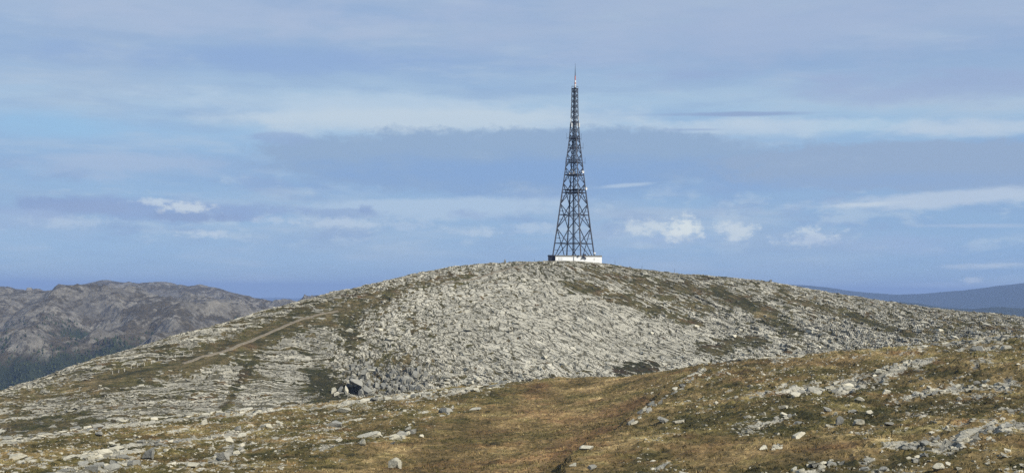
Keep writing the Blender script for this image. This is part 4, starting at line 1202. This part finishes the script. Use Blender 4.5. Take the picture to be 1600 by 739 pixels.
z = z + 17 * np.exp(-(np.hypot((X - pkx - 25) / 75, (Y - pky) / 120)) ** 2) * sm(X, pkx - 45, pkx - 10)
def spur(line, a_, w_):
    global z
    z = z + a_ * np.exp(-seg_dist(X, Y, [P(*q)[:2] for q in line]) / w_)
spur([(92, 482, 2960), (80, 490, 2880), (55, 512, 2650), (35, 545, 2450), (20, 580, 2300)], 58, 100)
spur([(165, 482, 2980), (190, 492, 2880), (215, 520, 2700)], 46, 90)
spur([(35, 482, 3000), (20, 500, 2880), (-10, 530, 2700)], -60, 95)
spur([(225, 500, 3300), (290, 492, 3600), (350, 498, 3500)], 26, 90)
spur([(160, 500, 2800), (150, 535, 2500), (140, 560, 2380)], -48, 90)
slope_ = np.hypot(*np.gradient(z, 8.5, 8.0))
rockm = .43 + tex * .55 + (slope_ - .45) * .25 + fbm(X / 22, Y / 34, 4, 450, .65) * .6 + sm(z, -80, 20) * .10
wood = sm(-z + fbm(X / 200, Y / 200, 4, 460) * 80, 62, 165) * sm(3700 - Y, 0, 400)
rockm = rockm - wood * .25
me = grid_mesh('mountains', mgx, mgy, z, M_FAR, {'rock': rockm, 'wood': wood})
link('mountains', me, kind='structure', label='far rounded rocky mountains with wooded feet at the left', cat='mountains')
MT = Field(mgx, mgy, z)
# woodland on the lower slopes
n0 = 60000
ys = RNG.uniform(2000, 3500, n0); xs = RNG.uniform(-.40, -.17, n0) * ys
k = RNG.random(n0) < np.clip(MT.at(xs, ys, wood) * 1.0, 0, 1) * .5
xs, ys = xs[k][:12000], ys[k][:12000]
zz = MT.at(xs, ys); nn = len(xs); hh = RNG.uniform(2.5, 7, nn); rr_ = hh * RNG.uniform(.2, .34, nn)
a = np.arange(5) * 2 * np.pi / 5
ringx = xs[:, None] + rr_[:, None] * np.cos(a + RNG.uniform(0, 6, nn)[:, None]); ringy = ys[:, None] + rr_[:, None] * np.sin(a)
ring = np.stack([ringx, ringy, np.repeat((zz + hh * .12)[:, None], 5, 1)], -1)
tip = np.stack([xs, ys, zz + hh], -1)[:, None]
bot = np.stack([xs, ys, zz - 1.0], -1)[:, None]
co = np.concatenate([ring, tip, bot], 1).reshape(-1, 3)
tri = np.array([(i, (i + 1) % 5, 5) for i in range(5)] + [((i + 1) % 5, i, 6) for i in range(5)])
fc = (tri[None] + (np.arange(nn) * 7)[:, None, None]).reshape(-1, 3)
nq = NT('conifer'); nq.color(nq.ramp(nq.noise(.08, 4, .7), [(.35, (.014, .024, .013)), (.65, (.045, .055, .022))])); M_CON = nq.m
link('woodland', raw_mesh('woodland', co, fc, M_CON), kind='stuff', label='dark conifer woodland on the lower slopes of the far mountains', cat='woodland')

def far_ridge(name, sil, dep, amp_, mat, lab, x0, x1, y0, y1, st):
    pp = []
    for px, py, d in sil:
        x, y, z_ = P(px, py, d)
        pp += [(x, y, z_), (x, y - dep, z_ - dep * .16), (x, y - 2 * dep, z_ - dep * .34), (x, y + dep, z_ - dep * .1)]
    t = TPS(pp, reg=.02, scale=3000)
    ax, ay = np.arange(x0, x1, st), np.arange(y0, y1, st)
    X, Y = np.meshgrid(ax, ay)
    zz = t(X, Y) + (ridged(X / 1800, Y / 1600, 6, 500, .5) - .42) * amp_ * .5 + fbm(X / 500, Y / 500, 5, 510) * amp_ * .2
    zz = np.maximum(zz, -620)
    tx = fbm(X / 600, Y / 600, 5, 520)
    me = grid_mesh(name, ax, ay, zz, mat, {'rock': .05 + tx * .4, 'wood': .85 + tx * .8})
    return link(name, me, kind='structure', label=lab, cat='hills')
far_ridge('distant_hills', [(1150, 447, 12500), (1250, 447, 12500), (1300, 451, 12500), (1340, 457, 12300), (1390, 461, 12200), (1440, 460, 12000), (1480, 458, 12000), (1520, 453, 11800), (1560, 450, 11600), (1600, 446, 11500), (1700, 440, 11500), (1850, 438, 11500), (2050, 450, 11500)],
          1700, 70, M_FAR, 'long blue ridge of distant hills beyond the right flank', 1500, 7600, 7400, 14600, 38)
far_ridge('low_hills', [(1330, 473, 6500), (1400, 472, 6500), (1440, 476, 6400), (1500, 486, 6300), (1560, 480, 6200), (1600, 484, 6200), (1700, 478, 6200), (1850, 490, 6200)],
          500, 34, M_FAR, 'dark low hills just above the right flank in front of the blue ridge', 1100, 3800, 5000, 7300, 20)
far_ridge('remote_coast_hills', [(250, 470, 24000), (330, 466, 24000), (390, 467, 24000), (430, 465, 24000), (450, 467, 24000), (520, 465, 24000), (620, 470, 24000)],
          2500, 60, M_FAR, 'faint blue hills on the horizon between mountains and summit hill', -9000, -600, 18000, 27500, 90)
# valley floor reaching the horizon
q = 30000.0
me = raw_mesh('valley_floor', [(-q, -q, -640), (q, -q, -640), (q, q, -640), (-q, q, -640)], [(0, 1, 2, 3)], plain('valley_ground', (.05, .055, .035), 1, .1, scale=.004))
link('valley_floor', me, kind='structure', label='low valley ground far below stretching to the horizon', cat='ground')

# ------------------------------------------------------------------ haze
hz = bpy.data.materials.new('haze'); hz.use_nodes = True
ht = hz.node_tree; ht.nodes.clear()
ho = ht.nodes.new('ShaderNodeOutputMaterial'); hv = ht.nodes.new('ShaderNodeVolumePrincipled')
hv.inputs['Color'].default_value = (0.29, 0.43, 0.76, 1)
hv.inputs['Density'].default_value = 7.0e-5
hv.inputs['Anisotropy'].default_value = 0.0
ht.links.new(hv.outputs[0], ho.inputs['Volume'])
Q = 30500.0
link('haze', box_mesh('haze', -Q, Q, -Q, Q, -641.0, 116.0, hz), kind='stuff', label='thin blue haze in the air between the hills', cat='haze')
